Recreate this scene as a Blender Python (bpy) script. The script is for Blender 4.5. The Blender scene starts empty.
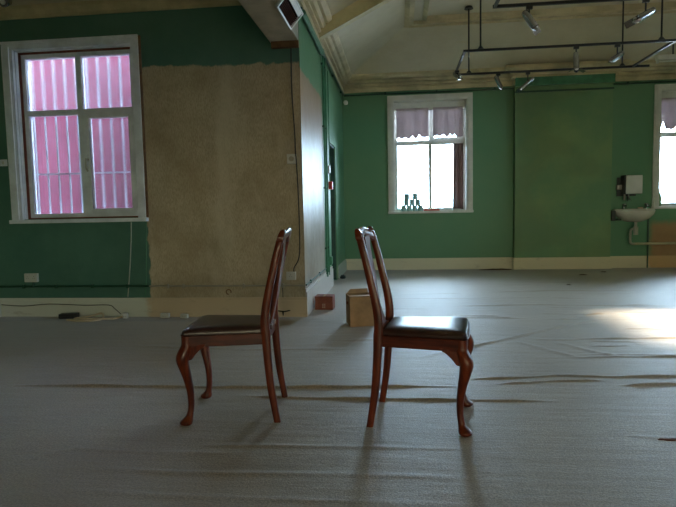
import bpy, bmesh, math, random
import numpy as np
from mathutils import Vector, Matrix

random.seed(7)
sc = bpy.context.scene
COL = sc.collection

# ------------------------------------------------------------------ camera
PITCH, ROLL, YAW = math.radians(4.51), math.radians(1.166), math.radians(6.315)
CAM = Vector((0, 0, 1.1))
fw = Vector((-math.sin(YAW)*math.cos(PITCH), math.cos(YAW)*math.cos(PITCH), -math.sin(PITCH)))
rt0 = Vector((math.cos(YAW), math.sin(YAW), 0))
up0 = rt0.cross(fw)
rt = rt0*math.cos(ROLL) - up0*math.sin(ROLL)
up = up0*math.cos(ROLL) + rt0*math.sin(ROLL)
cd = bpy.data.cameras.new('camera')
cam = bpy.data.objects.new('camera', cd)
COL.objects.link(cam)
cd.sensor_width = 36
cd.lens = 547.0/676.0*36.0
cd.clip_start = 0.05
cam.matrix_world = Matrix(((rt.x, up.x, -fw.x, CAM.x), (rt.y, up.y, -fw.y, CAM.y),
                           (rt.z, up.z, -fw.z, CAM.z), (0, 0, 0, 1)))
sc.camera = cam

# ------------------------------------------------------------------ world, sun, exposure
SKY = 28.0
world = bpy.data.worlds.new('overcast_sky')
sc.world = world
world.use_nodes = True
bg = world.node_tree.nodes['Background']
bg.inputs['Color'].default_value = (0.57, 0.785, 1.0, 1)
bg.inputs['Strength'].default_value = SKY

sd = bpy.data.lights.new('sun', 'SUN')
sd.energy = 36.0
sd.angle = math.radians(6.0)
sd.color = (1.0, 0.95, 0.88)
sun = bpy.data.objects.new('sun', sd)
COL.objects.link(sun)
sun.rotation_euler = Vector((-0.82, 0.03, -0.592)).to_track_quat('-Z', 'Y').to_euler()

sc.view_settings.view_transform = 'Standard'
sc.view_settings.look = 'None'
sc.view_settings.gamma = 1.0
sc.view_settings.exposure = 0.54
sc.view_settings.use_curve_mapping = False


# ------------------------------------------------------------------ materials
MATS = {}


def principled(name):
    m = bpy.data.materials.new(name)
    m.use_nodes = True
    return m, m.node_tree, m.node_tree.nodes['Principled BSDF']


def mixc(nt, fac, a, b):
    n = nt.nodes.new('ShaderNodeMix')
    n.data_type = 'RGBA'
    for sock, v in ((n.inputs[0], fac), (n.inputs[6], a), (n.inputs[7], b)):
        if hasattr(v, 'is_linked') or hasattr(v, 'links'):
            nt.links.new(v, sock)
        elif isinstance(v, (int, float)):
            sock.default_value = v
        else:
            sock.default_value = (*v, 1)
    return n.outputs[2]


def math_n(nt, op, a, b=None, clamp=False):
    n = nt.nodes.new('ShaderNodeMath')
    n.operation = op
    n.use_clamp = clamp
    for i, v in enumerate((a, b)):
        if v is None:
            continue
        if isinstance(v, (int, float)):
            n.inputs[i].default_value = v
        else:
            nt.links.new(v, n.inputs[i])
    return n.outputs[0]


def coords(nt):
    t = nt.nodes.new('ShaderNodeTexCoord')
    return t.outputs['Object']


def noise(nt, co, scale, detail=4, rough=0.55, stretch=None):
    if stretch:
        mp = nt.nodes.new('ShaderNodeMapping')
        mp.inputs['Scale'].default_value = stretch
        nt.links.new(co, mp.inputs['Vector'])
        co = mp.outputs['Vector']
    n = nt.nodes.new('ShaderNodeTexNoise')
    n.inputs['Scale'].default_value = scale
    n.inputs['Detail'].default_value = detail
    n.inputs['Roughness'].default_value = rough
    nt.links.new(co, n.inputs['Vector'])
    return n.outputs['Fac']


def ramp(nt, fac, lo, hi, a=0.0, b=1.0):
    n = nt.nodes.new('ShaderNodeMapRange')
    n.interpolation_type = 'SMOOTHSTEP'
    n.inputs['From Min'].default_value = lo
    n.inputs['From Max'].default_value = hi
    n.inputs['To Min'].default_value = a
    n.inputs['To Max'].default_value = b
    nt.links.new(fac, n.inputs['Value'])
    return n.outputs[0]


def bump(nt, h, strength, dist, bsdf):
    n = nt.nodes.new('ShaderNodeBump')
    n.inputs['Strength'].default_value = strength
    n.inputs['Distance'].default_value = dist
    nt.links.new(h, n.inputs['Height'])
    nt.links.new(n.outputs['Normal'], bsdf.inputs['Normal'])


def mat(name, col, rough=0.5, metal=0.0, var=0.12, scale=6.0, coat=0.0, spec=0.5, bmp=0.0, bscale=60.0, stretch=None):
    """plain painted / plastic / metal surface with mottled colour"""
    if name in MATS:
        return MATS[name]
    m, nt, b = principled(name)
    co = coords(nt)
    f = noise(nt, co, scale, 5, 0.6, stretch)
    c2 = tuple(max(0, c*(1-var*2)) for c in col)
    c1 = tuple(min(1, c*(1+var)) for c in col)
    nt.links.new(mixc(nt, ramp(nt, f, 0.3, 0.7), c2, c1), b.inputs['Base Color'])
    b.inputs['Roughness'].default_value = rough
    b.inputs['Metallic'].default_value = metal
    b.inputs['Coat Weight'].default_value = coat
    b.inputs['Coat Roughness'].default_value = 0.12
    b.inputs['Specular IOR Level'].default_value = spec
    if bmp:
        bump(nt, noise(nt, co, bscale, 3, 0.6, stretch), bmp, 0.01, b)
    MATS[name] = m
    return m


GREEN = (0.105, 0.250, 0.135)
GREEN2 = (0.040, 0.150, 0.085)
CREAM = (0.52, 0.46, 0.30)

# green wall paint with patchy old coats
def green_paint(name, base, patches=True, olive=0.35):
    m, nt, b = principled(name)
    co = coords(nt)
    f = noise(nt, co, 1.1, 6, 0.62)
    c = mixc(nt, ramp(nt, f, 0.35, 0.68), base, tuple(x*y for x, y in zip(base, (1.55, 1.18, 1.05))))
    f2 = noise(nt, co, 7, 6, 0.7)
    c = mixc(nt, ramp(nt, f2, 0.55, 0.8, 0, 0.35), c, (0.16, 0.22, 0.16))
    if patches:
        f3 = noise(nt, co, 0.7, 2, 0.5, (1, 1, 1.6))
        c = mixc(nt, ramp(nt, f3, 0.48, 0.6, 0, olive), c, (0.13, 0.19, 0.085))
        f4 = noise(nt, co, 3.0, 4, 0.6, (2.4, 2.4, 0.7))
        c = mixc(nt, ramp(nt, f4, 0.66, 0.78, 0, 0.22), c, (0.30, 0.40, 0.34))
    nt.links.new(c, b.inputs['Base Color'])
    b.inputs['Roughness'].default_value = 0.5
    b.inputs['Specular IOR Level'].default_value = 0.35
    bump(nt, noise(nt, co, 40, 4), 0.15, 0.01, b)
    return m


M_green = green_paint('green_wall_paint', GREEN)
M_green_breast = green_paint('faded_green_wall_paint', (0.125, 0.260, 0.130), True, 0.35)
M_green_trim = mat('green_trim_paint', (0.050, 0.205, 0.105), 0.4, var=0.15)
M_green_dark = mat('dark_green_pipe_paint', (0.018, 0.075, 0.045), 0.35, var=0.1)
M_green_door = mat('dark_green_door_paint', (0.020, 0.080, 0.060), 0.35, var=0.15)


def box_mask(nt, sx, sz, x0, x1, z0, z1, soft=0.012):
    a = math_n(nt, 'MULTIPLY', ramp(nt, sx, x0-soft, x0+soft), ramp(nt, sx, x1-soft, x1+soft, 1, 0))
    b = math_n(nt, 'MULTIPLY', ramp(nt, sz, z0-soft, z0+soft), ramp(nt, sz, z1-soft, z1+soft, 1, 0))
    return math_n(nt, 'MULTIPLY', a, b)


# wall with the bay window: green paint, and a stripped tan patch
def wall_bay_mat():
    m, nt, b = principled('green_and_stripped_tan_wall')
    co = coords(nt)
    sep = nt.nodes.new('ShaderNodeSeparateXYZ')
    nt.links.new(co, sep.inputs[0])
    w = math_n(nt, 'MULTIPLY', math_n(nt, 'SUBTRACT', noise(nt, co, 9, 4), 0.5), 0.10)
    w2 = math_n(nt, 'MULTIPLY', math_n(nt, 'SUBTRACT', noise(nt, co, 1.7, 2), 0.5), 0.14)
    sx = math_n(nt, 'ADD', sep.outputs[0], w)
    sz = math_n(nt, 'ADD', math_n(nt, 'ADD', sep.outputs[2], w), w2)
    mask = box_mask(nt, sx, sz, -2.645, 4.0, -1.0, 2.60)
    f = noise(nt, co, 1.3, 5, 0.65)
    green = mixc(nt, ramp(nt, f, 0.35, 0.7), (0.072, 0.178, 0.142), (0.098, 0.222, 0.180))
    green = mixc(nt, ramp(nt, noise(nt, co, 6, 5, 0.7), 0.6, 0.85, 0, 0.25), green, (0.10, 0.17, 0.14))
    t1 = noise(nt, co, 2.0, 6, 0.7)
    tan = mixc(nt, ramp(nt, t1, 0.3, 0.7), (0.42, 0.34, 0.23), (0.57, 0.49, 0.365))
    t2 = noise(nt, co, 60, 3, 0.6, (2.5, 2.5, 0.5))
    tan = mixc(nt, ramp(nt, t2, 0.4, 0.7, 0, 0.6), tan, (0.28, 0.22, 0.14))
    t3 = noise(nt, co, 0.9, 3, 0.6, (2.2, 2.2, 0.6))
    tan = mixc(nt, ramp(nt, t3, 0.50, 0.68, 0, 0.5), tan, (0.66, 0.60, 0.48))
    nt.links.new(mixc(nt, mask, green, tan), b.inputs['Base Color'])
    nt.links.new(ramp(nt, mask, 0, 1, 0.45, 0.75), b.inputs['Roughness'])
    b.inputs['Specular IOR Level'].default_value = 0.35
    bump(nt, noise(nt, co, 50, 4), 0.2, 0.01, b)
    return m


# return wall: bare plaster up to a green band above and green beyond the pipes
def wall_return_mat():
    m, nt, b = principled('worn_plaster_and_green_wall')
    co = coords(nt)
    sep = nt.nodes.new('ShaderNodeSeparateXYZ')
    nt.links.new(co, sep.inputs[0])
    w = math_n(nt, 'MULTIPLY', math_n(nt, 'SUBTRACT', noise(nt, co, 5, 4), 0.5), 0.12)
    sy = math_n(nt, 'ADD', sep.outputs[1], w)
    sz = math_n(nt, 'ADD', sep.outputs[2], w)
    mask = box_mask(nt, sy, sz, 2.0, 7.2, -1.0, 2.55)
    f = noise(nt, co, 1.1, 6, 0.62)
    green = mixc(nt, ramp(nt, f, 0.35, 0.68), GREEN, (0.130, 0.265, 0.140))
    t1 = noise(nt, co, 1.8, 6, 0.7)
    pl = mixc(nt, ramp(nt, t1, 0.3, 0.7), (0.29, 0.225, 0.155), (0.43, 0.37, 0.295))
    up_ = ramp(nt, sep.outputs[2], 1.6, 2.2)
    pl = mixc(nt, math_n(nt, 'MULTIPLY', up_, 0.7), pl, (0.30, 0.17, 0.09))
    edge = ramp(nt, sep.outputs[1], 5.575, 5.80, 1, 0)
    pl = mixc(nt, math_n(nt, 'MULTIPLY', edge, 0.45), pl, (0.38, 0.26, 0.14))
    sp = noise(nt, co, 14, 4, 0.7, (1, 1, 0.35))
    pl = mixc(nt, ramp(nt, sp, 0.66, 0.74, 0, 0.7), pl, (0.16, 0.10, 0.06))
    nt.links.new(mixc(nt, mask, green, pl), b.inputs['Base Color'])
    b.inputs['Roughness'].default_value = 0.42
    b.inputs['Specular IOR Level'].default_value = 0.28
    bump(nt, noise(nt, co, 8, 5), 0.25, 0.02, b)
    return m


def wall_back_mat():
    m, nt, b = principled('green_wall_with_tan_patch')
    co = coords(nt)
    sep = nt.nodes.new('ShaderNodeSeparateXYZ')
    nt.links.new(co, sep.inputs[0])
    w = math_n(nt, 'MULTIPLY', math_n(nt, 'SUBTRACT', noise(nt, co, 7, 4), 0.5), 0.10)
    sx = math_n(nt, 'ADD', sep.outputs[0], w)
    sz = math_n(nt, 'ADD', sep.outputs[2], w)
    mask = box_mask(nt, sx, sz, 4.34, 7.0, -1, 0.78, 0.07)
    f = noise(nt, co, 0.9, 6, 0.62)
    g = mixc(nt, ramp(nt, f, 0.35, 0.68), GREEN, (0.130, 0.265, 0.140))
    g = mixc(nt, ramp(nt, noise(nt, co, 6, 6, 0.7), 0.58, 0.8, 0, 0.3), g, (0.15, 0.22, 0.16))
    t = mixc(nt, noise(nt, co, 5, 5), (0.30, 0.16, 0.07), (0.42, 0.26, 0.13))
    nt.links.new(mixc(nt, mask, g, t), b.inputs['Base Color'])
    b.inputs['Roughness'].default_value = 0.5
    b.inputs['Specular IOR Level'].default_value = 0.35
    bump(nt, noise(nt, co, 40, 4), 0.15, 0.01, b)
    return m


def carpet_mat():
    m, nt, b = principled('grey_beige_carpet')
    co = coords(nt)
    f = noise(nt, co, 0.8, 5, 0.6)
    c = mixc(nt, ramp(nt, f, 0.3, 0.7), (0.36, 0.260, 0.160), (0.47, 0.350, 0.225))
    f2 = noise(nt, co, 110, 3, 0.75)
    c = mixc(nt, ramp(nt, f2, 0.38, 0.62), (0.22, 0.162, 0.105), c)
    f3 = noise(nt, co, 3.5, 5, 0.7, (0.35, 1.6, 1))
    c = mixc(nt, ramp(nt, f3, 0.58, 0.75, 0, 0.3), c, (0.20, 0.17, 0.13))
    # bare strip of brown underlay next to the walls
    sep = nt.nodes.new('ShaderNodeSeparateXYZ')
    nt.links.new(co, sep.inputs[0])
    wy = math_n(nt, 'ADD', sep.outputs[1], math_n(nt, 'MULTIPLY', math_n(nt, 'SUBTRACT', noise(nt, co, 3, 3), 0.5), 0.25))
    m1 = math_n(nt, 'MULTIPLY', ramp(nt, wy, 5.28, 5.36), ramp(nt, sep.outputs[0], -1.5, -1.0, 1, 0))
    m2 = ramp(nt, wy, 9.15, 9.6)
    c = mixc(nt, math_n(nt, 'MULTIPLY', math_n(nt, 'MAXIMUM', m1, m2), 0.75), c, (0.19, 0.14, 0.095))
    nt.links.new(c, b.inputs['Base Color'])
    b.inputs['Roughness'].default_value = 0.52
    b.inputs['Specular IOR Level'].default_value = 0.85
    b.inputs['Sheen Weight'].default_value = 0.25
    b.inputs['Sheen Roughness'].default_value = 0.4
    h = math_n(nt, 'ADD', math_n(nt, 'MULTIPLY', f2, 0.35), math_n(nt, 'MULTIPLY', noise(nt, co, 7, 5, 0.6, (0.3, 1.5, 1)), 1.0))
    bump(nt, h, 0.55, 0.012, b)
    return m


def wood_mat(name, dark, light, rough=0.34, grain=(4, 4, 0.7)):
    m, nt, b = principled(name)
    co = coords(nt)
    f = noise(nt, co, 9, 5, 0.6, grain)
    c = mixc(nt, ramp(nt, f, 0.3, 0.72), dark, light)
    nt.links.new(c, b.inputs['Base Color'])
    b.inputs['Roughness'].default_value = rough
    b.inputs['Coat Weight'].default_value = 0.15
    b.inputs['Coat Roughness'].default_value = 0.2
    b.inputs['Specular IOR Level'].default_value = 0.35
    return m


def ceiling_mat():
    m, nt, b = principled('aged_cream_ceiling_paint')
    co = coords(nt)
    f = noise(nt, co, 0.8, 6, 0.65)
    c = mixc(nt, ramp(nt, f, 0.3, 0.7), (0.48, 0.43, 0.29), (0.60, 0.55, 0.40))
    f2 = noise(nt, co, 2.5, 6, 0.7, (0.5, 2.0, 1))
    c = mixc(nt, ramp(nt, f2, 0.58, 0.75, 0, 0.35), c, (0.55, 0.43, 0.17))
    nt.links.new(c, b.inputs['Base Color'])
    b.inputs['Roughness'].default_value = 0.65
    return m


def glass_mat(name, haze=0.03, frosted=False, tint=(0.95, 0.97, 0.97)):
    m = bpy.data.materials.new(name)
    m.use_nodes = True
    nt = m.node_tree
    for n in list(nt.nodes):
        if n.type == 'BSDF_PRINCIPLED':
            nt.nodes.remove(n)
    out = [n for n in nt.nodes if n.type == 'OUTPUT_MATERIAL'][0]
    tr = nt.nodes.new('ShaderNodeBsdfTransparent')
    tr.inputs[0].default_value = (*tint, 1)
    gl = nt.nodes.new('ShaderNodeBsdfGlossy')
    gl.inputs['Roughness'].default_value = 0.03
    tl = nt.nodes.new('ShaderNodeBsdfTranslucent')
    tl.inputs[0].default_value = (0.74, 0.72, 0.86, 1)
    lw = nt.nodes.new('ShaderNodeFresnel')
    lw.inputs[0].default_value = 1.35
    m1 = nt.nodes.new('ShaderNodeMixShader')
    haze_fac = ramp(nt, noise(nt, coords(nt), 6, 4), 0.3, 0.7, haze*0.7, haze*1.3)  # patchy pale translucency mixed over the clear pane
    nt.links.new(haze_fac, m1.inputs[0])
    src = tr.outputs[0]
    if frosted:
        rf = nt.nodes.new('ShaderNodeBsdfRefraction')
        rf.inputs['Roughness'].default_value = 0.16
        rf.inputs['IOR'].default_value = 1.12
        m0 = nt.nodes.new('ShaderNodeMixShader')
        m0.inputs[0].default_value = 0.45
        nt.links.new(tr.outputs[0], m0.inputs[1])
        nt.links.new(rf.outputs[0], m0.inputs[2])
        src = m0.outputs[0]
    nt.links.new(src, m1.inputs[1])
    nt.links.new(tl.outputs[0], m1.inputs[2])
    m2 = nt.nodes.new('ShaderNodeMixShader')
    nt.links.new(lw.outputs[0], m2.inputs[0])
    nt.links.new(m1.outputs[0], m2.inputs[1])
    nt.links.new(gl.outputs[0], m2.inputs[2])
    nt.links.new(m2.outputs[0], out.inputs[0])
    return m


def blind_mat(name, col, trans):
    m = bpy.data.materials.new(name)
    m.use_nodes = True
    nt = m.node_tree
    b = nt.nodes['Principled BSDF']
    out = [n for n in nt.nodes if n.type == 'OUTPUT_MATERIAL'][0]
    f = noise(nt, coords(nt), 5, 5, 0.6, (1, 1, 0.4))
    c = mixc(nt, ramp(nt, f, 0.3, 0.7), tuple(x*0.8 for x in col), col)
    nt.links.new(c, b.inputs['Base Color'])
    b.inputs['Roughness'].default_value = 0.9
    tl = nt.nodes.new('ShaderNodeBsdfTranslucent')
    nt.links.new(c, tl.inputs[0])
    mx = nt.nodes.new('ShaderNodeMixShader')
    mx.inputs[0].default_value = trans
    nt.links.new(b.outputs[0], mx.inputs[1])
    nt.links.new(tl.outputs[0], mx.inputs[2])
    nt.links.new(mx.outputs[0], out.inputs[0])
    return m


M_wall_bay = wall_bay_mat()
M_wall_return = wall_return_mat()
M_wall_back = wall_back_mat()
M_carpet = carpet_mat()
M_ceiling = ceiling_mat()
M_wood = wood_mat('mahogany_red_brown', (0.055, 0.0080, 0.0030), (0.185, 0.031, 0.0075))
M_wood_rail = wood_mat('mahogany_rail', (0.050, 0.0075, 0.003), (0.13, 0.022, 0.007), 0.34, (0.8, 0.8, 5))
M_leather = mat('dark_brown_leather', (0.045, 0.016, 0.012), 0.30, var=0.2, scale=12, spec=0.65, bmp=0.08, bscale=120)
M_cream = mat('cream_gloss_paint', (0.50, 0.44, 0.29), 0.45, var=0.08, scale=3)
M_cornice = mat('cream_cornice_paint', (0.56, 0.48, 0.29), 0.6, var=0.14, scale=2.5)
M_beam = mat('pale_beam_paint', (0.42, 0.39, 0.31), 0.6, var=0.12, scale=3)
M_rib = mat('yellowed_rib_paint', (0.56, 0.49, 0.27), 0.6, var=0.12, scale=3)
M_brown = mat('bare_brown_timber', (0.17, 0.085, 0.035), 0.6, var=0.2, scale=10)
M_white_frame = mat('white_window_paint', (0.62, 0.62, 0.56), 0.45, var=0.06)
M_blue_frame = mat('blue_grey_window_paint', (0.78, 0.83, 0.95), 0.45, var=0.08)
M_red_edge = mat('red_brown_primer', (0.18, 0.045, 0.03), 0.6)
M_white_plastic = mat('white_plastic', (0.60, 0.60, 0.57), 0.4, var=0.04)
M_black_metal = mat('black_metal', (0.010, 0.010, 0.010), 0.4, var=0.1)
M_black_plastic = mat('black_plastic', (0.012, 0.012, 0.013), 0.45, var=0.1)
M_chrome = mat('brushed_chrome', (0.40, 0.40, 0.42), 0.20, metal=1.0, var=0.05)
M_dark_in = mat('dark_lamp_inside', (0.03, 0.03, 0.03), 0.5)
M_bulb = mat('pale_bulb_glass', (0.75, 0.74, 0.70), 0.1, var=0.03)
M_red = mat('red_plastic', (0.50, 0.02, 0.018), 0.35, var=0.05)
M_card = mat('tan_cardboard', (0.44, 0.25, 0.115), 0.8, var=0.1, scale=8)
M_redbox = mat('red_brown_cardboard', (0.27, 0.075, 0.040), 0.75, var=0.12, scale=9)
M_print = mat('pale_print', (0.48, 0.30, 0.22), 0.7, var=0.03)
M_cable_beige = mat('beige_cable', (0.62, 0.50, 0.34), 0.5, var=0.05)
M_cable_white = mat('off_white_cable', (0.42, 0.44, 0.38), 0.5, var=0.05)
M_conduit = mat('grey_conduit', (0.36, 0.33, 0.27), 0.5, var=0.08)
M_porcelain = mat('white_porcelain', (0.68, 0.64, 0.56), 0.15, var=0.04, scale=3)
M_steel = mat('dull_steel', (0.32, 0.33, 0.32), 0.35, metal=0.9, var=0.1)
M_dark_part = mat('dark_bracket', (0.035, 0.045, 0.04), 0.5)
M_teal = mat('teal_tin_paint', (0.30, 0.52, 0.50), 0.4, var=0.1)
M_teal_lid = mat('pale_tin_lid', (0.30, 0.38, 0.35), 0.35, var=0.08)
M_blind = blind_mat('mauve_blind_cloth', (0.52, 0.43, 0.44), 0.22)
M_curtain = blind_mat('brown_mauve_curtain_cloth', (0.32, 0.21, 0.20), 0.12)
M_glass = glass_mat('window_glass', 0.01)
M_glass_fill = glass_mat('warm_fill_glass', 0.005, False, (0.96, 0.79, 0.57))  # made-up warm tint, colours the fill from the added rear windows
M_glass_hazy = glass_mat('hazy_window_glass', 0.028)
M_glass_frost = glass_mat('rippled_window_glass', 0.034, True)
M_bottle = mat('green_bottle_glass', (0.22, 0.36, 0.20), 0.15, var=0.05)
M_scrap = mat('brown_scrap', (0.09, 0.045, 0.025), 0.85, var=0.2)
M_red_sheet = mat('red_painted_sheet', (0.056, 0.0120, 0.0215), 0.9, var=0.08, scale=3, spec=0.03)
M_grille = mat('white_grille_paint', (0.40, 0.42, 0.48), 0.7, var=0.03, spec=0.1)
M_ground = mat('outside_concrete', (0.22, 0.21, 0.20), 0.9)
M_outer = mat('white_render', (0.75, 0.77, 0.78), 0.8, var=0.05)


# ------------------------------------------------------------------ mesh helpers
def new_bm():
    return bmesh.new()


def finish(name, bm, m, parent=None, smooth=False, bevel=0.0, seg=2):
    if bevel:
        bmesh.ops.bevel(bm, geom=[e for e in bm.edges], offset=bevel, segments=seg, affect='EDGES', profile=0.6)
    bmesh.ops.recalc_face_normals(bm, faces=bm.faces)
    me = bpy.data.meshes.new(name)
    bm.to_mesh(me)
    bm.free()
    me.materials.append(m)
    if smooth:
        for p in me.polygons:
            p.use_smooth = True
    o = bpy.data.objects.new(name, me)
    COL.objects.link(o)
    if parent:
        o.parent = parent
    if smooth == 'auto':
        try:
            me.set_sharp_from_angle(angle=math.radians(40))
        except Exception:
            pass
    return o


def add_box(bm, x0, x1, y0, y1, z0, z1):
    vs = [bm.verts.new(p) for p in ((x0, y0, z0), (x1, y0, z0), (x1, y1, z0), (x0, y1, z0),
                                    (x0, y0, z1), (x1, y0, z1), (x1, y1, z1), (x0, y1, z1))]
    for f in ((3, 2, 1, 0), (4, 5, 6, 7), (0, 1, 5, 4), (1, 2, 6, 5), (2, 3, 7, 6), (3, 0, 4, 7)):
        bm.faces.new([vs[i] for i in f])


def box(name, x0, x1, y0, y1, z0, z1, m, parent=None, bevel=0.0):
    bm = new_bm()
    add_box(bm, x0, x1, y0, y1, z0, z1)
    return finish(name, bm, m, parent, bevel=bevel)


def boxes(name, lst, m, parent=None):
    bm = new_bm()
    for b in lst:
        add_box(bm, *b)
    return finish(name, bm, m, parent)


def add_rings(bm, rings, closed_ends=True):
    rv = [[bm.verts.new(p) for p in r] for r in rings]
    n = len(rv[0])
    for a, b in zip(rv[:-1], rv[1:]):
        for i in range(n):
            j = (i+1) % n
            bm.faces.new((a[i], a[j], b[j], b[i]))
    if closed_ends:
        bm.faces.new(list(reversed(rv[0])))
        bm.faces.new(rv[-1])
    return rv


def add_tube(bm, pts, r, n=8, ref=None):
    pts = [Vector(p) for p in pts]
    rs = r if isinstance(r, (list, tuple)) else [r]*len(pts)
    rings = []
    prev = None
    for i, p in enumerate(pts):
        if i == 0:
            t = pts[1]-pts[0]
        elif i == len(pts)-1:
            t = pts[-1]-pts[-2]
        else:
            t = (pts[i+1]-p).normalized()+(p-pts[i-1]).normalized()
        t.normalize()
        if prev is None:
            a = Vector((0, 0, 1)) if abs(t.z) < 0.9 else Vector((1, 0, 0))
            u = t.cross(a).normalized()
        else:
            u = (prev - t*prev.dot(t)).normalized()
        v = t.cross(u)
        prev = u
        rings.append([p+(u*math.cos(2*math.pi*k/n)+v*math.sin(2*math.pi*k/n))*rs[i] for k in range(n)])
    add_rings(bm, rings)


def tube(name, pts, r, m, parent=None, n=8):
    bm = new_bm()
    add_tube(bm, pts, r, n)
    return finish(name, bm, m, parent, smooth='auto')


def smooth_path(pts, k=5):
    """Catmull-Rom through pts"""
    P = [Vector(p) for p in pts]
    P = [P[0]*2-P[1]] + P + [P[-1]*2-P[-2]]
    out = []
    for i in range(1, len(P)-2):
        for s in range(k):
            t = s/k
            a, b, c, d = P[i-1], P[i], P[i+1], P[i+2]
            out.append(0.5*((2*b)+(c-a)*t+(2*a-5*b+4*c-d)*t*t+(3*b-a-3*c+d)*t**3))
    out.append(P[-2])
    return out


def empty(name, loc=(0, 0, 0), rz=0.0):
    o = bpy.data.objects.new(name, None)
    COL.objects.link(o)
    o.location = loc
    o.rotation_euler = (0, 0, rz)
    o.empty_display_size = 0.1
    return o


def tag(o, label, cat, group=None):
    o['label'] = label
    o['category'] = cat
    if group:
        o['group'] = group
    return o


def struct(o, label=None):
    o['kind'] = 'structure'
    if label:
        o['label'] = label
    return o


# ------------------------------------------------------------------ dimensions of the room
YA = 5.575      # wall of the left bay
YB = 9.986      # far wall
YC = 9.866      # face of the chimney breast
XR = -0.97      # return wall
XL = -4.40      # wall at the left end of the bay
XE = 6.20       # right wall
YN = -7.00      # wall behind the viewpoint
TH = 0.32       # wall thickness
TB = 0.19       # thickness of the bay wall
ZT = 3.60       # top of the walls
ZF = 3.98       # flat of the vaulted ceiling

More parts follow.
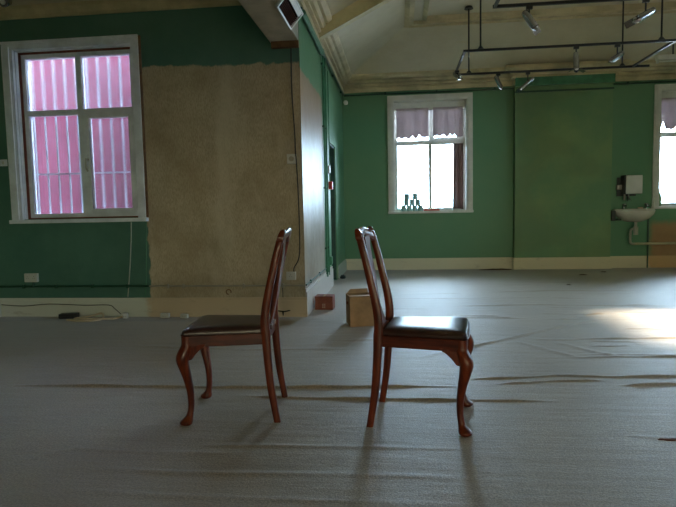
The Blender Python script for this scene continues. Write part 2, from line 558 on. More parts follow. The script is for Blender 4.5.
# ------------------------------------------------------------------ floor: a rucked fitted carpet
def ridge_field(X, Y):
    H = 0.0018*np.sin(X*2.1+0.7*np.sin(Y*1.7))*np.sin(Y*2.9+0.5)
    ridges = [
        # points, height, width, step (raised beyond the line)
        ([(-2.6, 3.25), (-1.25, 3.27), (-0.75, 3.285), (-0.37, 3.31), (0.1, 3.35), (0.45, 3.365)], 0.014, 0.014, 0.0),
        ([(-1.0, 3.13), (-0.46, 3.10), (0.28, 3.115), (0.9, 3.13)], 0.011, 0.013, 0.0),
        ([(0.35, 3.50), (0.75, 3.56), (1.03, 3.62), (1.35, 3.60), (1.75, 3.63), (2.2, 3.62)], 0.010, 0.012, 0.0),
        ([(0.60, 3.42), (0.95, 3.50), (1.3, 3.53)], 0.010, 0.012, 0.0),
        ([(1.3, 3.42), (1.65, 3.47), (2.3, 3.46)], 0.011, 0.014, 0.0),
        ([(0.15, 4.02), (0.64, 4.41), (1.02, 4.73), (1.34, 5.02), (1.62, 5.24), (1.95, 5.45), (2.1, 5.52)], 0.014, 0.014, 0.0),
        ([(1.5, 5.40), (1.85, 5.68), (2.3, 5.80), (3.6, 5.72)], 0.011, 0.016, 0.0),
        ([(1.25, 4.62), (1.7, 4.66), (2.4, 4.70), (3.4, 4.66)], 0.011, 0.016, 0.0),
        ([(1.2, 4.05), (1.7, 4.10), (2.3, 4.12)], 0.010, 0.016, 0.0),
        ([(0.95, 4.55), (1.12, 4.28), (1.3, 4.05)], 0.007, 0.02, 0.0),
        ([(1.25, 4.55), (1.42, 4.28), (1.6, 4.08)], 0.007, 0.02, 0.0),
        ([(1.0, 7.2), (2.0, 7.35), (3.2, 7.3)], 0.007, 0.03, 0.0),
        ([(0.5, 6.2), (1.5, 6.28), (2.9, 6.2)], 0.007, 0.03, 0.0),
        ([(-0.6, 6.7), (0.3, 6.75), (1.1, 6.68)], 0.007, 0.03, 0.0),
        ([(-0.2, 5.5), (0.7, 5.56), (1.3, 5.5)], 0.007, 0.025, 0.0),
        ([(-0.5, 4.55), (0.1, 4.6), (0.6, 4.52)], 0.006, 0.025, 0.0),
        ([(-2.2, 4.3), (-1.2, 4.22), (-0.3, 4.26)], 0.005, 0.03, 0.0),
        # broad folded sheets under the carpet near the viewpoint
        ([(-1.75, 2.17), (-1.55, 2.36), (-1.25, 2.34), (-0.66, 2.36)], 0.0022, 0.019, 0.0),
        ([(-0.99, 2.43), (-0.6, 2.45), (-0.28, 2.46), (0.31, 2.47)], 0.0040, 0.019, 0.0),
        ([(-1.35, 2.18), (-0.95, 2.16), (-0.25, 2.19), (0.34, 2.20)], 0.0040, 0.020, 0.0),
        ([(-1.4, 1.99), (-0.9, 1.97), (-0.25, 1.98), (0.30, 1.99)], 0.0031, 0.020, 0.0),
        ([(0.31, 2.50), (0.36, 2.25), (0.39, 1.95)], 0.0037, 0.017, 0.0),
        ([(0.44, 2.62), (0.49, 2.3), (0.52, 1.95)], 0.0025, 0.019, 0.0),
        ([(-0.26, 2.46), (-0.25, 2.2), (-0.24, 1.95)], 0.0022, 0.017, 0.0),
        ([(-0.95, 2.44), (-1.02, 2.2)], 0.0028, 0.017, 0.0),
        ([(1.05, 2.66), (1.3, 2.64), (1.6, 2.66)], 0.0031, 0.017, 0.0),
    ]
    rnd = random.Random(21)
    for _ in range(46):
        x, y = rnd.uniform(-0.7, 3.8), rnd.uniform(3.4, 8.8)
        l, sl = rnd.uniform(0.3, 1.1), rnd.uniform(-0.12, 0.12)
        ridges.append(([(x, y), (x+l*0.5, y+sl*l*0.5+rnd.uniform(-0.03, 0.03)), (x+l, y+sl*l)], rnd.uniform(0.003, 0.007), rnd.uniform(0.012, 0.024), 0))
    for pts, a, w, st in ridges:
        best = np.full(X.shape, 1e9)
        tot = 0
        seglen = [math.dist(p, q) for p, q in zip(pts[:-1], pts[1:])]
        L = sum(seglen)
        fade = np.zeros(X.shape)
        for (p, q), l in zip(zip(pts[:-1], pts[1:]), seglen):
            dx, dy = q[0]-p[0], q[1]-p[1]
            t = np.clip(((X-p[0])*dx+(Y-p[1])*dy)/(l*l), 0, 1)
            d = np.hypot(X-p[0]-t*dx, Y-p[1]-t*dy)
            s = (tot+t*l)/L
            upd = d < best
            best = np.where(upd, d, best)
            fade = np.where(upd, np.minimum(1, np.minimum(s, 1-s)*7), fade)
            tot += l
        wob = 1+0.35*np.sin(X*9+a*900)*np.sin(X*4.3+Y*3)
        H = H + a*wob*fade*np.exp(-(best/(w*1.0))**2)
    # keep the carpet flat where it meets the walls
    return np.maximum(H, -0.002)


def make_floor():
    xs = np.concatenate([np.arange(XL-0.1, -2.8, 0.08), np.arange(-2.8, 3.6, 0.028), np.arange(3.6, XE+0.15, 0.08)])
    ys = np.concatenate([np.arange(YN-0.1, 1.6, 0.12), np.arange(1.6, 3.8, 0.009), np.arange(3.8, 6.0, 0.016), np.arange(6.0, 9.0, 0.02), np.arange(9.0, YB+0.15, 0.05)])
    X, Y = np.meshgrid(xs, ys)
    Z = ridge_field(X, Y)
    nx, ny = len(xs), len(ys)
    verts = np.stack([X.ravel(), Y.ravel(), Z.ravel()], 1)
    i = np.arange(nx*ny).reshape(ny, nx)
    quads = np.stack([i[:-1, :-1].ravel(), i[:-1, 1:].ravel(), i[1:, 1:].ravel(), i[1:, :-1].ravel()], 1)
    me = bpy.data.meshes.new('floor')
    me.vertices.add(len(verts))
    me.vertices.foreach_set('co', verts.ravel().astype(np.float32))
    me.loops.add(quads.size)
    me.loops.foreach_set('vertex_index', quads.ravel().astype(np.int32))
    me.polygons.add(len(quads))
    me.polygons.foreach_set('loop_start', np.arange(0, quads.size, 4, dtype=np.int32))
    me.update(calc_edges=True)
    me.polygons.foreach_set('use_smooth', np.ones(len(quads), dtype=bool))
    me.materials.append(M_carpet)
    o = bpy.data.objects.new('floor', me)
    COL.objects.link(o)
    struct(o, 'rucked grey beige fitted carpet covering the whole floor')


make_floor()

# ------------------------------------------------------------------ walls
def wall_y(name, y0, y1, x0, x1, z0, z1, holes, m):
    """wall across x with openings (x0,x1,z0,z1)"""
    lst = []
    cur = x0
    for hx0, hx1, hz0, hz1 in sorted(holes):
        lst.append((cur, hx0, y0, y1, z0, z1))
        lst.append((hx0, hx1, y0, y1, z0, hz0))
        lst.append((hx0, hx1, y0, y1, hz1, z1))
        cur = hx1
    lst.append((cur, x1, y0, y1, z0, z1))
    return struct(boxes(name, lst, m))


def wall_x(name, x0, x1, y0, y1, z0, z1, holes, m):
    lst = []
    cur = y0
    for hy0, hy1, hz0, hz1 in sorted(holes):
        lst.append((x0, x1, cur, hy0, z0, z1))
        if hz0 > z0:
            lst.append((x0, x1, hy0, hy1, z0, hz0))
        lst.append((x0, x1, hy0, hy1, hz1, z1))
        cur = hy1
    lst.append((x0, x1, cur, y1, z0, z1))
    return struct(boxes(name, lst, m))


W1 = (-4.05, -2.735, 1.07, 2.865)            # bay window opening
W2 = (-0.06, 1.23, 1.06, 3.02)                # far window
W3 = (4.45, 5.74, 1.06, 3.02)                 # far right window
RW = [(4.2, 5.8, 1.95, 3.05)]       # right wall window (y)
FILL_NW = [(0.0, 1.5, 0.45, 1.85), (3.2, 4.7, 0.45, 1.85)]   # unseen low rear windows, added for warm fill

w = wall_y('wall_bay', YA, YA+TB, XL, XR-0.0, -0.02, ZT, [W1], M_wall_bay)
w['label'] = 'dark green bay wall with a large stripped tan patch'
w = wall_x('wall_return', XR-TH, XR, YA+TB, YB+TH, -0.02, ZT, [(7.93, 8.63, 0.0, 2.09)], M_wall_return)
# the end of the bay wall is part of the return face
boxes_return = boxes('corner_pier', [(XR-0.004, XR+0.003, YA, YA+TB, 0.0, ZT)], M_wall_return, w)
w['label'] = 'return wall of bare worn plaster turning green by the door'
w = wall_y('wall_back', YB, YB+TH, XR, XE+TH, -0.02, ZT, [W2, W3], M_wall_back)
w['label'] = 'far green wall with two windows'
w = struct(box('wall_chimney_breast', 2.03, 3.635, YC, YB, -0.02, ZT, M_green_breast))
w['label'] = 'shallow green chimney breast between the far windows'
wall_x('wall_right', XE, XE+TH, YN, YB, -0.02, ZT, RW, M_green)
wall_x('wall_left', XL-TH, XL, YN, YA+TH, -0.02, ZT, [], M_green)
wall_y('wall_rear', YN-TH, YN, XL-TH, XE+TH, -0.02, ZT, FILL_NW, M_green)

# ------------------------------------------------------------------ ceilings
def make_vault():
    bm = new_bm()
    z0 = 3.46
    o = [(XR, YN), (XE, YN), (XE, YB), (XR, YB)]
    d = 1.16
    i = [(XR+d, YN+d), (XE-d, YN+d), (XE-d, YB-d), (XR+d, YB-d)]
    ov = [bm.verts.new((x, y, z0-0.09)) for x, y in o]
    iv = [bm.verts.new((x, y, ZF)) for x, y in i]
    ot = [bm.verts.new((x, y, ZF+0.35)) for x, y in o]
    for k in range(4):
        j = (k+1) % 4
        bm.faces.new((ov[k], ov[j], iv[j], iv[k]))
        bm.faces.new((ov[j], ov[k], ot[k], ot[j]))
    bm.faces.new(iv)
    bm.faces.new(list(reversed(ot)))
    return struct(finish('ceiling', bm, M_ceiling), 'aged cream hipped ceiling over the main room')


make_vault()
struct(box('ceiling', XL, XR-0.29, YN, YA, 3.30, 3.42, M_ceiling), 'flat dim ceiling over the left bay')

# raised frame around the flat of the vault
def offset_loop(poly, d):
    """orthogonal CCW polygon moved inwards by d"""
    n = len(poly)
    out = []
    for k in range(n):
        p0, p1, p2 = Vector(poly[k-1]), Vector(poly[k]), Vector(poly[(k+1) % n])
        d1, d2 = (p1-p0).normalized(), (p2-p1).normalized()
        n1, n2 = Vector((-d1.y, d1.x)), Vector((-d2.y, d2.x))
        out.append(p1+(n1+n2)*d)
    return out


def moulding(name, poly, prof, m):
    bm = new_bm()
    loops = []
    for d, z in prof:
        loops.append([bm.verts.new((p.x, p.y, z)) for p in offset_loop(poly, d)])
    n = len(poly)
    k = len(prof)
    for a in range(k):
        b = (a+1) % k
        for i in range(n):
            j = (i+1) % n
            bm.faces.new((loops[a][i], loops[a][j], loops[b][j], loops[b][i]))
    return struct(finish(name, bm, m))


HALL = [(XR, YN), (XE, YN), (XE, YB), (3.635, YB), (3.635, YC), (2.03, YC), (2.03, YB), (XR, YB)]
RECT = [(XR, YN), (XE, YN), (XE, YB), (XR, YB)]
moulding('trim_1', HALL, [(0.0, 3.19), (0.03, 3.19), (0.03, 3.255), (0.008, 3.262), (0.008, 3.280), (0.06, 3.285), (0.06, 3.318),
                          (0.032, 3.324), (0.032, 3.336), (0.09, 3.338), (0.12, 3.372), (0.092, 3.376), (0.092, 3.392), (0.15, 3.394), (0.195, 3.43),
                          (0.195, 3.475), (0.0, 3.475)], M_cornice)['label'] = 'cream moulded cornice around the main room'
moulding('trim_2', RECT, [(1.10, 3.995), (1.10, 3.935), (1.17, 3.90), (1.17, 3.93), (1.24, 3.93), (1.24, 3.995)],
         M_cornice)['label'] = 'cream moulding at the edge of the flat ceiling'
moulding('trim_3', RECT, [(1.37, 3.995), (1.37, 3.945), (1.43, 3.90), (1.43, 3.995)], M_cornice)['label'] = 'inner cream ceiling moulding'
# bay cornice
moulding('trim_4', [(XL, YN), (XR-0.29, YN), (XR-0.29, YA), (XL, YA)],
         [(0.0, 3.185), (0.02, 3.185), (0.02, 3.215), (0.045, 3.24), (0.07, 3.265), (0.07, 3.30), (0.0, 3.30)], M_cornice)['label'] = 'thin cream cornice above the bay window wall'

# downstand beam dividing the bay from the hall
b = struct(box('trim_5', XR-0.29, XR, YN, YA, 2.80, 3.60, M_beam, bevel=0.004), 'pale boxed beam between bay and main room')
box('bearing_plate', XR-0.275, XR+0.004, YA-0.05, YA, 2.735, 2.80, M_brown, b, bevel=0.004)

# sloping ribs under the vault
def rib(y):
    bm = new_bm()
    x0, z0 = XR, 3.205
    x1, z1 = 0.45, 3.90
    t = 0.13
    v = []
    for yy in (y, y+t):
        v.append([bm.verts.new(p) for p in ((x0, yy, z0), (x1, yy, z1), (x1, yy, z1+0.12), (x0, yy, z0+0.32))])
    for k in range(4):
        j = (k+1) % 4
        bm.faces.new((v[0][k], v[0][j], v[1][j], v[1][k]))
    bm.faces.new(v[0])
    bm.faces.new(list(reversed(v[1])))
    return struct(finish('trim_6', bm, M_rib, bevel=0.006), 'pale sloping rib under the ceiling by the beam')


rib(6.86)
rib(2.6)

# skirting boards
def skirting(name, x0, x1, y0, y1, m, h=0.205):
    dx, dy = x1-x0, y1-y0
    bm = new_bm()
    add_box(bm, x0, x1, y0, y1, 0.0, h-0.035)
    if dx > dy:
        yc = y1
        add_box(bm, x0, x1, y1-(y1-y0)*0.6, y1, h-0.035, h)
    else:
        # board against the face with the smaller x (return) or larger x (right)
        if x0 < 0:
            add_box(bm, x0, x0+(x1-x0)*0.6, y0, y1, h-0.035, h)
        else:
            add_box(bm, x1-(x1-x0)*0.6, x1, y0, y1, h-0.035, h)
    return struct(finish(name, bm, m))


def two_tone(name, axis, at, a, bcol, soft=0.05):
    m, nt, bs = principled(name)
    co = coords(nt)
    sep = nt.nodes.new('ShaderNodeSeparateXYZ')
    nt.links.new(co, sep.inputs[0])
    s = math_n(nt, 'ADD', sep.outputs[axis], math_n(nt, 'MULTIPLY', math_n(nt, 'SUBTRACT', noise(nt, co, 12, 3), 0.5), 0.15))
    c = mixc(nt, ramp(nt, s, at-soft, at+soft), a, bcol)
    f = noise(nt, co, 4, 6, 0.7, (1, 1, 3))
    c = mixc(nt, ramp(nt, f, 0.55, 0.75, 0, 0.35), c, (0.18, 0.13, 0.08))
    nt.links.new(c, bs.inputs['Base Color'])
    bs.inputs['Roughness'].default_value = 0.5
    return m


M_sk_bay = two_tone('skirting_grey_then_tan', 0, -2.68, (0.64, 0.66, 0.60), (0.62, 0.49, 0.34))
M_sk_back = two_tone('skirting_cream_then_orange', 0, 4.3, (0.66, 0.60, 0.42), (0.58, 0.36, 0.17))
M_sk_ret = two_tone('skirting_worn_white', 1, 8.0, (0.56, 0.50, 0.44), (0.40, 0.44, 0.36))
skirting('baseboard_bay', XL, XR+0.022, YA-0.022, YA, M_sk_bay)['label'] = 'cream skirting board under the bay window'
skirting('baseboard_return', XR, XR+0.022, YA-0.0, 7.90, M_sk_ret, 0.29)['label'] = 'scuffed white skirting along the return wall'
skirting('baseboard_return', XR, XR+0.022, 8.66, YB-0.025, M_sk_ret)['label'] = 'short skirting beyond the dark door'
skirting('baseboard_back', XR, 2.03, YB-0.025, YB, M_sk_back)['label'] = 'cream skirting under the far window'
skirting('baseboard_back', 2.005, 3.66, YC-0.025, YC, M_sk_back)['label'] = 'cream skirting on the chimney breast'
skirting('baseboard_back', 3.635, XE, YB-0.025, YB, M_sk_back)['label'] = 'cream to orange skirting under the wash basin'
skirting('baseboard_right', XE-0.025, XE, YN+0.02, YB-0.03, M_sk_back)
skirting('baseboard_left', XL, XL+0.022, YN+0.02, YA-0.03, M_sk_bay)

# green picture rail across the chimney breast and conduit under the cornice
struct(box('trim_7', 2.02, 3.645, YC-0.066, YC, 3.15, 3.29, M_green_trim, bevel=0.006), 'green painted rail at the head of the chimney breast')
struct(box('trim_8', 2.02, 3.645, YC-0.018, YC, 3.045, 3.075, M_green_dark, bevel=0.003), 'thin dark green batten across the chimney breast')

# ------------------------------------------------------------------ windows
def portal(name, loc, rot, sx, sy):
    l = bpy.data.lights.new(name, 'AREA')
    l.shape = 'RECTANGLE'
    l.size, l.size_y = sx, sy
    l.cycles.is_portal = True
    o = bpy.data.objects.new(name, l)
    COL.objects.link(o)
    o.location = loc
    o.rotation_euler = rot


PI = math.pi


def frame_bars(name, parent, x0, x1, y0, y1, z0, z1, t, m, bevel=0.004):
    """a rectangular frame in the xz plane made of four bars in one part"""
    bm = new_bm()
    add_box(bm, x0, x0+t, y0, y1, z0, z1)
    add_box(bm, x1-t, x1, y0, y1, z0, z1)
    add_box(bm, x0+t, x1-t, y0, y1, z0, z0+t)
    add_box(bm, x0+t, x1-t, y0, y1, z1-t, z1)
    return finish(name, bm, m, parent)


def window_bay():
    x0, x1, z0, z1 = W1
    y = YA
    r = struct(empty('window_1', (0, 0, 0)), 'blue grey four pane window looking onto red stripes')
    # architrave on the wall face
    ar = new_bm()
    add_box(ar, x0-0.125, x0, y-0.03, y, z0-0.02, z1+0.075)
    add_box(ar, x0-0.095, x0-0.035, y-0.042, y-0.03, z0, z1+0.03)
    add_box(ar, x1, x1+0.085, y-0.03, y, z0-0.02, z1+0.075)
    add_box(ar, x0, x1, y-0.03, y, z1, z1+0.075)
    add_box(ar, x0-0.125, x1+0.085, y-0.042, y, z1+0.06, z1+0.085)
    finish('architrave', ar, M_blue_frame, r)
    box('sill', x0-0.14, x1+0.10, y-0.06, y+0.10, z0-0.045, z0-0.005, M_blue_frame, r, bevel=0.006)
    box('edge_strip', x1+0.085, x1+0.105, y-0.02, y, z0, z1+0.08, M_brown, r)
    rev = new_bm()
    t = 0.012
    add_box(rev, x0, x0+t, y, y+0.065, z0, z1)
    add_box(rev, x1-t, x1, y, y+0.065, z0, z1)
    add_box(rev, x0, x1, y, y+0.065, z1-t, z1)
    finish('reveal', rev, M_blue_frame, r)
    red = new_bm()
    add_box(red, x0+t, x0+t+0.022, y+0.045, y+0.07, z0, z1-t)
    add_box(red, x0+t, x1-t, y+0.045, y+0.07, z1-t-0.02, z1-t)
    add_box(red, x0+t, x1-t, y+0.045, y+0.07, z0-0.004, z0+0.014)
    finish('primer_edge', red, M_red_edge, r)
    fy0, fy1 = y+0.06, y+0.13
    fx0, fx1, fz0, fz1 = x0+0.03, x1-0.012, z0+0.012, z1-0.03
    frame_bars('frame', r, fx0, fx1, fy0, fy1, fz0, fz1, 0.045, M_blue_frame)
    zm0, zm1 = 2.185, 2.235
    xm = -3.372
    box('transom', fx0+0.04, fx1-0.04, fy0, fy1, zm0, zm1+0.005, M_blue_frame, r, bevel=0.004)
    box('mullion', xm-0.03, xm+0.03, fy0, fy1, zm1, fz1-0.04, M_blue_frame, r, bevel=0.004)
    box('mullion', xm-0.03, xm+0.035, fy0, fy1, fz0+0.04, zm0, M_blue_frame, r, bevel=0.004)
    # opening sash lower right
    s = frame_bars('casement', r, xm+0.035, fx1-0.03, fy0-0.012, fy1-0.01, fz0+0.035, zm0+0.01, 0.055, M_blue_frame)
    bm = new_bm()
    add_tube(bm, [(xm+0.065, fy0-0.012, 1.70), (xm+0.065, fy0-0.05, 1.70)], 0.012, 8)
    add_tube(bm, [(xm+0.065, fy0-0.05, 1.71), (xm+0.063, fy0-0.05, 1.60), (xm+0.075, fy0-0.045, 1.57)], 0.010, 8)
    finish('handle', bm, M_steel, s, smooth='auto')
    py = (fy0+fy1)/2
    box('pane', fx0+0.04, xm-0.03, py, py+0.006, zm1, fz1-0.04, M_glass_frost, r)
    box('pane', xm+0.03, fx1-0.04, py, py+0.006, zm1, fz1-0.04, M_glass_frost, r)
    box('pane', fx0+0.04, xm-0.03, py, py+0.006, fz0+0.04, zm0, M_glass_hazy, r)
    box('pane', xm+0.085, fx1-0.08, py, py+0.006, fz0+0.085, zm0-0.04, M_glass_frost, s)
    # outer white reveal
    orv = new_bm()
    add_box(orv, x0, x0+0.02, y+0.13, y+TB+0.01, z0, z1)
    add_box(orv, x1-0.02, x1, y+0.13, y+TB+0.01, z0, z1)
    add_box(orv, x0, x1, y+0.13, y+TB+0.03, z0-0.02, z0+0.01)
    finish('outer_reveal', orv, M_outer, r)
    portal('portal_bay', ((x0+x1)/2, y+0.20, (z0+z1)/2), (-PI/2, 0, 0), x1-x0, z1-z0)


window_bay()


def ragged_blind(name, parent, x0, x1, y, z0, z1, seed, m, drop=0.06):
    rnd = random.Random(seed)
    bm = new_bm()
    n = 14
    lo, hi = [], []
    for k in range(n+1):
        x = x0+(x1-x0)*k/n
        ww = 0.006*math.sin(k*1.3+seed)
        zb = z0+(rnd.random()**2)*drop*(1 if k % 3 else 0.3)
        lo.append((x, y+ww, zb))
        hi.append((x, y+ww*0.3, z1))
    vf = [[bm.verts.new(p) for p in row] for row in (lo, hi)]
    vb = [[bm.verts.new((p[0], p[1]+0.004, p[2])) for p in row] for row in (lo, hi)]
    for k in range(n):
        bm.faces.new((vf[0][k], vf[0][k+1], vf[1][k+1], vf[1][k]))
        bm.faces.new((vb[0][k+1], vb[0][k], vb[1][k], vb[1][k+1]))
        bm.faces.new((vf[0][k+1], vf[0][k], vb[0][k], vb[0][k+1]))
        bm.faces.new((vf[1][k], vf[1][k+1], vb[1][k+1], vb[1][k]))
    bm.faces.new((vf[0][0], vf[1][0], vb[1][0], vb[0][0]))
    bm.faces.new((vf[0][n], vb[0][n], vb[1][n], vf[1][n]))
    return finish(name, bm, m, parent)


def window_far(idx, W, y, label):
    x0, x1, z0, z1 = W
    r = struct(empty('window_%d' % idx), label)
    ar = new_bm()
    add_box(ar, x0-0.105, x0, y-0.03, y, z0-0.02, z1+0.09)
    add_box(ar, x1, x1+0.095, y-0.03, y, z0-0.02, z1+0.09)
    add_box(ar, x0, x1, y-0.03, y, z1, z1+0.09)
    add_box(ar, x0-0.075, x0-0.03, y-0.04, y-0.03, z0, z1+0.05)
    add_box(ar, x1+0.025, x1+0.07, y-0.04, y-0.03, z0, z1+0.05)
    finish('architrave', ar, M_white_frame, r)
    box('sill', x0-0.115, x1+0.105, y-0.05, y+0.17, z0-0.045, z0, M_white_frame, r, bevel=0.006)
    rev = new_bm()
    t = 0.012
    add_box(rev, x0, x0+t, y, y+0.17, z0, z1)
    add_box(rev, x1-t, x1, y, y+0.17, z0, z1)
    add_box(rev, x0, x1, y, y+0.17, z1-t, z1)
    finish('reveal', rev, M_white_frame, r)
    fy0, fy1 = y+0.16, y+0.22
    frame_bars('frame', r, x0+0.01, x1-0.01, fy0, fy1, z0, z1-0.01, 0.055, M_white_frame)
    zt = 2.29
    box('head_board', x0+0.012, x1-0.012, fy0-0.05, fy0, z1-0.155, z1-0.012, M_white_frame, r, bevel=0.004)
    xm = (x0+x1)/2+0.01
    box('transom', x0+0.06, x1-0.06, fy0-0.02, fy1, zt-0.04, zt+0.04, M_white_frame, r, bevel=0.006)
    box('mullion', xm-0.028, xm+0.028, fy0, fy1, zt+0.04, z1-0.06, M_white_frame, r, bevel=0.004)
    box('mullion', xm-0.03, xm+0.03, fy0, fy1, z0+0.05, zt-0.04, M_white_frame, r, bevel=0.004)
    # hinged top light, right, with its stay
    s = frame_bars('casement', r, xm+0.028, x1-0.06, fy0-0.015, fy1-0.01, zt+0.04, z1-0.10, 0.04, M_white_frame)
    bm = new_bm()
    add_box(bm, xm+0.30, xm+0.36, fy0-0.035, fy0-0.015, z1-0.115, z1-0.06)
    finish('catch', bm, M_dark_part, s, bevel=0.004)
    bm = new_bm()
    add_box(bm, xm-0.012, xm+0.012, fy0-0.03, fy0, 1.66, 1.80)
    finish('catch', bm, M_steel, r, bevel=0.004)
    py = fy0+0.03
    for a, b_, c, d in ((x0+0.06, xm-0.02, zt+0.04, z1-0.06), (xm+0.06, x1-0.09, zt+0.07, z1-0.13),
                        (x0+0.06, xm-0.02, z0+0.05, zt-0.04), (xm+0.02, x1-0.06, z0+0.05, zt-0.04)):
        box('pane', a, b_, py, py+0.006, c, d, M_glass, r)
    portal('portal_far', ((x0+x1)/2, y+0.26, (z0+z1)/2), (-PI/2, 0, 0), x1-x0, z1-z0)
    return xm


xm2 = window_far(2, W2, YB, 'white far window with mauve blind above and tins on its sill')
xm3 = window_far(3, W3, YB, 'white far window at the right beside the wash basin')


def plain_window(idx, c, along, w_, z0, z1, at, out, glass):
    """window of the walls out of view; along = 'x' or 'y'"""
    r = struct(empty('window_%d' % idx))
    def bx(name, a0, a1, d0, d1, zz0, zz1, m):
        p, q = sorted((at+out*d0, at+out*d1))
        if along == 'x':
            return box(name, a0, a1, p, q, zz0, zz1, m, r)
        return box(name, p, q, a0, a1, zz0, zz1, m, r)
    a0, a1 = c-w_/2, c+w_/2
    bx('jamb', a0, a0+0.06, 0.12, 0.18, z0, z1, M_white_frame)
    bx('jamb', a1-0.06, a1, 0.12, 0.18, z0, z1, M_white_frame)
    bx('head', a0+0.06, a1-0.06, 0.12, 0.18, z1-0.06, z1, M_white_frame)
    bx('sill', a0+0.06, a1-0.06, 0.0, 0.18, z0, z0+0.04, M_white_frame)
    bx('mullion', c-0.025, c+0.025, 0.12, 0.18, z0+0.04, z1-0.06, M_white_frame)
    bx('pane', a0+0.06, c-0.025, 0.145, 0.151, z0+0.04, z1-0.06, glass)
    bx('pane', c+0.025, a1-0.06, 0.145, 0.151, z0+0.04, z1-0.06, glass)
    # portal on the outside facing in
    if along == 'x':
        portal('portal_rear', (c, at+out*0.22, (z0+z1)/2), (PI/2 if out < 0 else -PI/2, 0, 0), w_, z1-z0)
    else:
        portal('portal_right', (at+out*0.22, c, (z0+z1)/2), (0, PI/2 if out > 0 else -PI/2, 0), z1-z0, w_)


k = 4
for a, b_, c, d in RW:
    plain_window(k, (a+b_)/2, 'y', b_-a, c, d, XE, 1, M_glass)
    k += 1
for a, b_, c, d in FILL_NW:  # added fill windows behind the camera
    plain_window(k, (a+b_)/2, 'x', b_-a, c, d, YN, -1, M_glass_fill)
    k += 1

# blinds and curtain (they hang in the windows: things of their own)
tag(ragged_blind('window_blind', None, W2[0]+0.05, xm2-0.03, YB+0.095, 2.36, 2.90, 3, M_blind, 0.07),
    'mauve torn blind over the upper left panes of the middle far window', 'blind', 'torn blinds in the far windows')
tag(ragged_blind('window_blind', None, xm2+0.05, W2[1]-0.06, YB+0.095, 2.36, 2.90, 5, M_blind, 0.07),
    'mauve torn blind over the upper right panes of the middle far window', 'blind', 'torn blinds in the far windows')
tag(ragged_blind('window_blind', None, W3[0]+0.05, xm3-0.03, YB+0.095, 2.36, 2.90, 8, M_blind, 0.16),
    'greyish torn blind at the top of the far right window by the basin', 'blind', 'torn blinds in the far windows')
tag(ragged_blind('window_blind', None, xm3+0.05, W3[1]-0.06, YB+0.095, 2.36, 2.90, 9, M_blind, 0.16),
    'torn blind over the right half of the far right window', 'blind', 'torn blinds in the far windows')


def curtain():
    bm = new_bm()
    n = 16
    rows = []
    for z, s in ((1.075, 1.0), (1.7, 0.96), (2.25, 0.9)):
        f = []
        for k_ in range(n+1):
            u = k_/n
            x = 0.995+0.185*(1-(1-u)*s) if False else 1.175-0.19*(1-u)*s
            f.append((x, YB+0.105+0.018*math.sin(u*PI*5), z))
        rows.append(f)
    fr = [[bm.verts.new(p) for p in r_] for r_ in rows]
    bk = [[bm.verts.new((p[0], p[1]+0.006, p[2])) for p in r_] for r_ in rows]
    for a in range(2):
        for k_ in range(n):
            bm.faces.new((fr[a][k_], fr[a][k_+1], fr[a+1][k_+1], fr[a+1][k_]))
            bm.faces.new((bk[a][k_+1], bk[a][k_], bk[a+1][k_], bk[a+1][k_+1]))
        bm.faces.new((fr[a][0], fr[a+1][0], bk[a+1][0], bk[a][0]))
        bm.faces.new((fr[a+1][n], fr[a][n], bk[a][n], bk[a+1][n]))
    for k_ in range(n):
        bm.faces.new((fr[0][k_+1], fr[0][k_], bk[0][k_], bk[0][k_+1]))
        bm.faces.new((fr[2][k_], fr[2][k_+1], bk[2][k_+1], bk[2][k_]))
    o = finish('curtain', bm, M_curtain, None, smooth=True)
    tag(o, 'narrow brown mauve curtain at the right of the middle far window', 'curtain')


curtain()

# ------------------------------------------------------------------ outside
struct(box('ground', -40, 40, -40, 40, -0.5, -0.35, M_ground), 'pale concrete ground outside the building')


def red_sheet():
    """ribbed red cladding on the far side of the light well"""
    bm = new_bm()
    y = 7.05
    x = -6.6
    pts = []
    p = 0.30
    while x < -1.45:
        pts += [(x, y), (x+0.20, y), (x+0.225, y+0.006), (x+0.275, y+0.006)]
        x += p
    top, bot = 3.55, -0.35
    f = [[bm.verts.new((a, b_, z)) for a, b_ in pts] for z in (bot, top)]
    g = [[bm.verts.new((a, b_+0.03, z)) for a, b_ in pts] for z in (bot, top)]
    for i in range(len(pts)-1):
        bm.faces.new((f[0][i], f[0][i+1], f[1][i+1], f[1][i]))
        bm.faces.new((g[0][i+1], g[0][i], g[1][i], g[1][i+1]))
        bm.faces.new((f[1][i], f[1][i+1], g[1][i+1], g[1][i]))
    return struct(finish('wall_outside', bm, M_red_sheet), 'red ribbed cladding outside the bay window')


red_sheet()

gr = empty('window_grille', ((W1[0]+W1[1])/2, YA+TB+0.06, W1[2]))
tag(gr, 'white security grille of thin upright bars outside the bay window', 'grille')
gx0, gx1 = W1[0]-0.02, W1[1]+0.02
for i in range(11):
    xx = gx0+0.03+i*(gx1-gx0-0.06)/10
    tube('bar', [(xx-gr.location.x, 0, 0.0), (xx-gr.location.x, 0, 1.80)], 0.010, M_grille, gr)
for zz in (0.02, 0.50, 1.16, 1.78):
    box('rail', gx0-gr.location.x, gx1-gr.location.x, -0.006, 0.006, zz-0.008, zz+0.008, M_grille, gr)

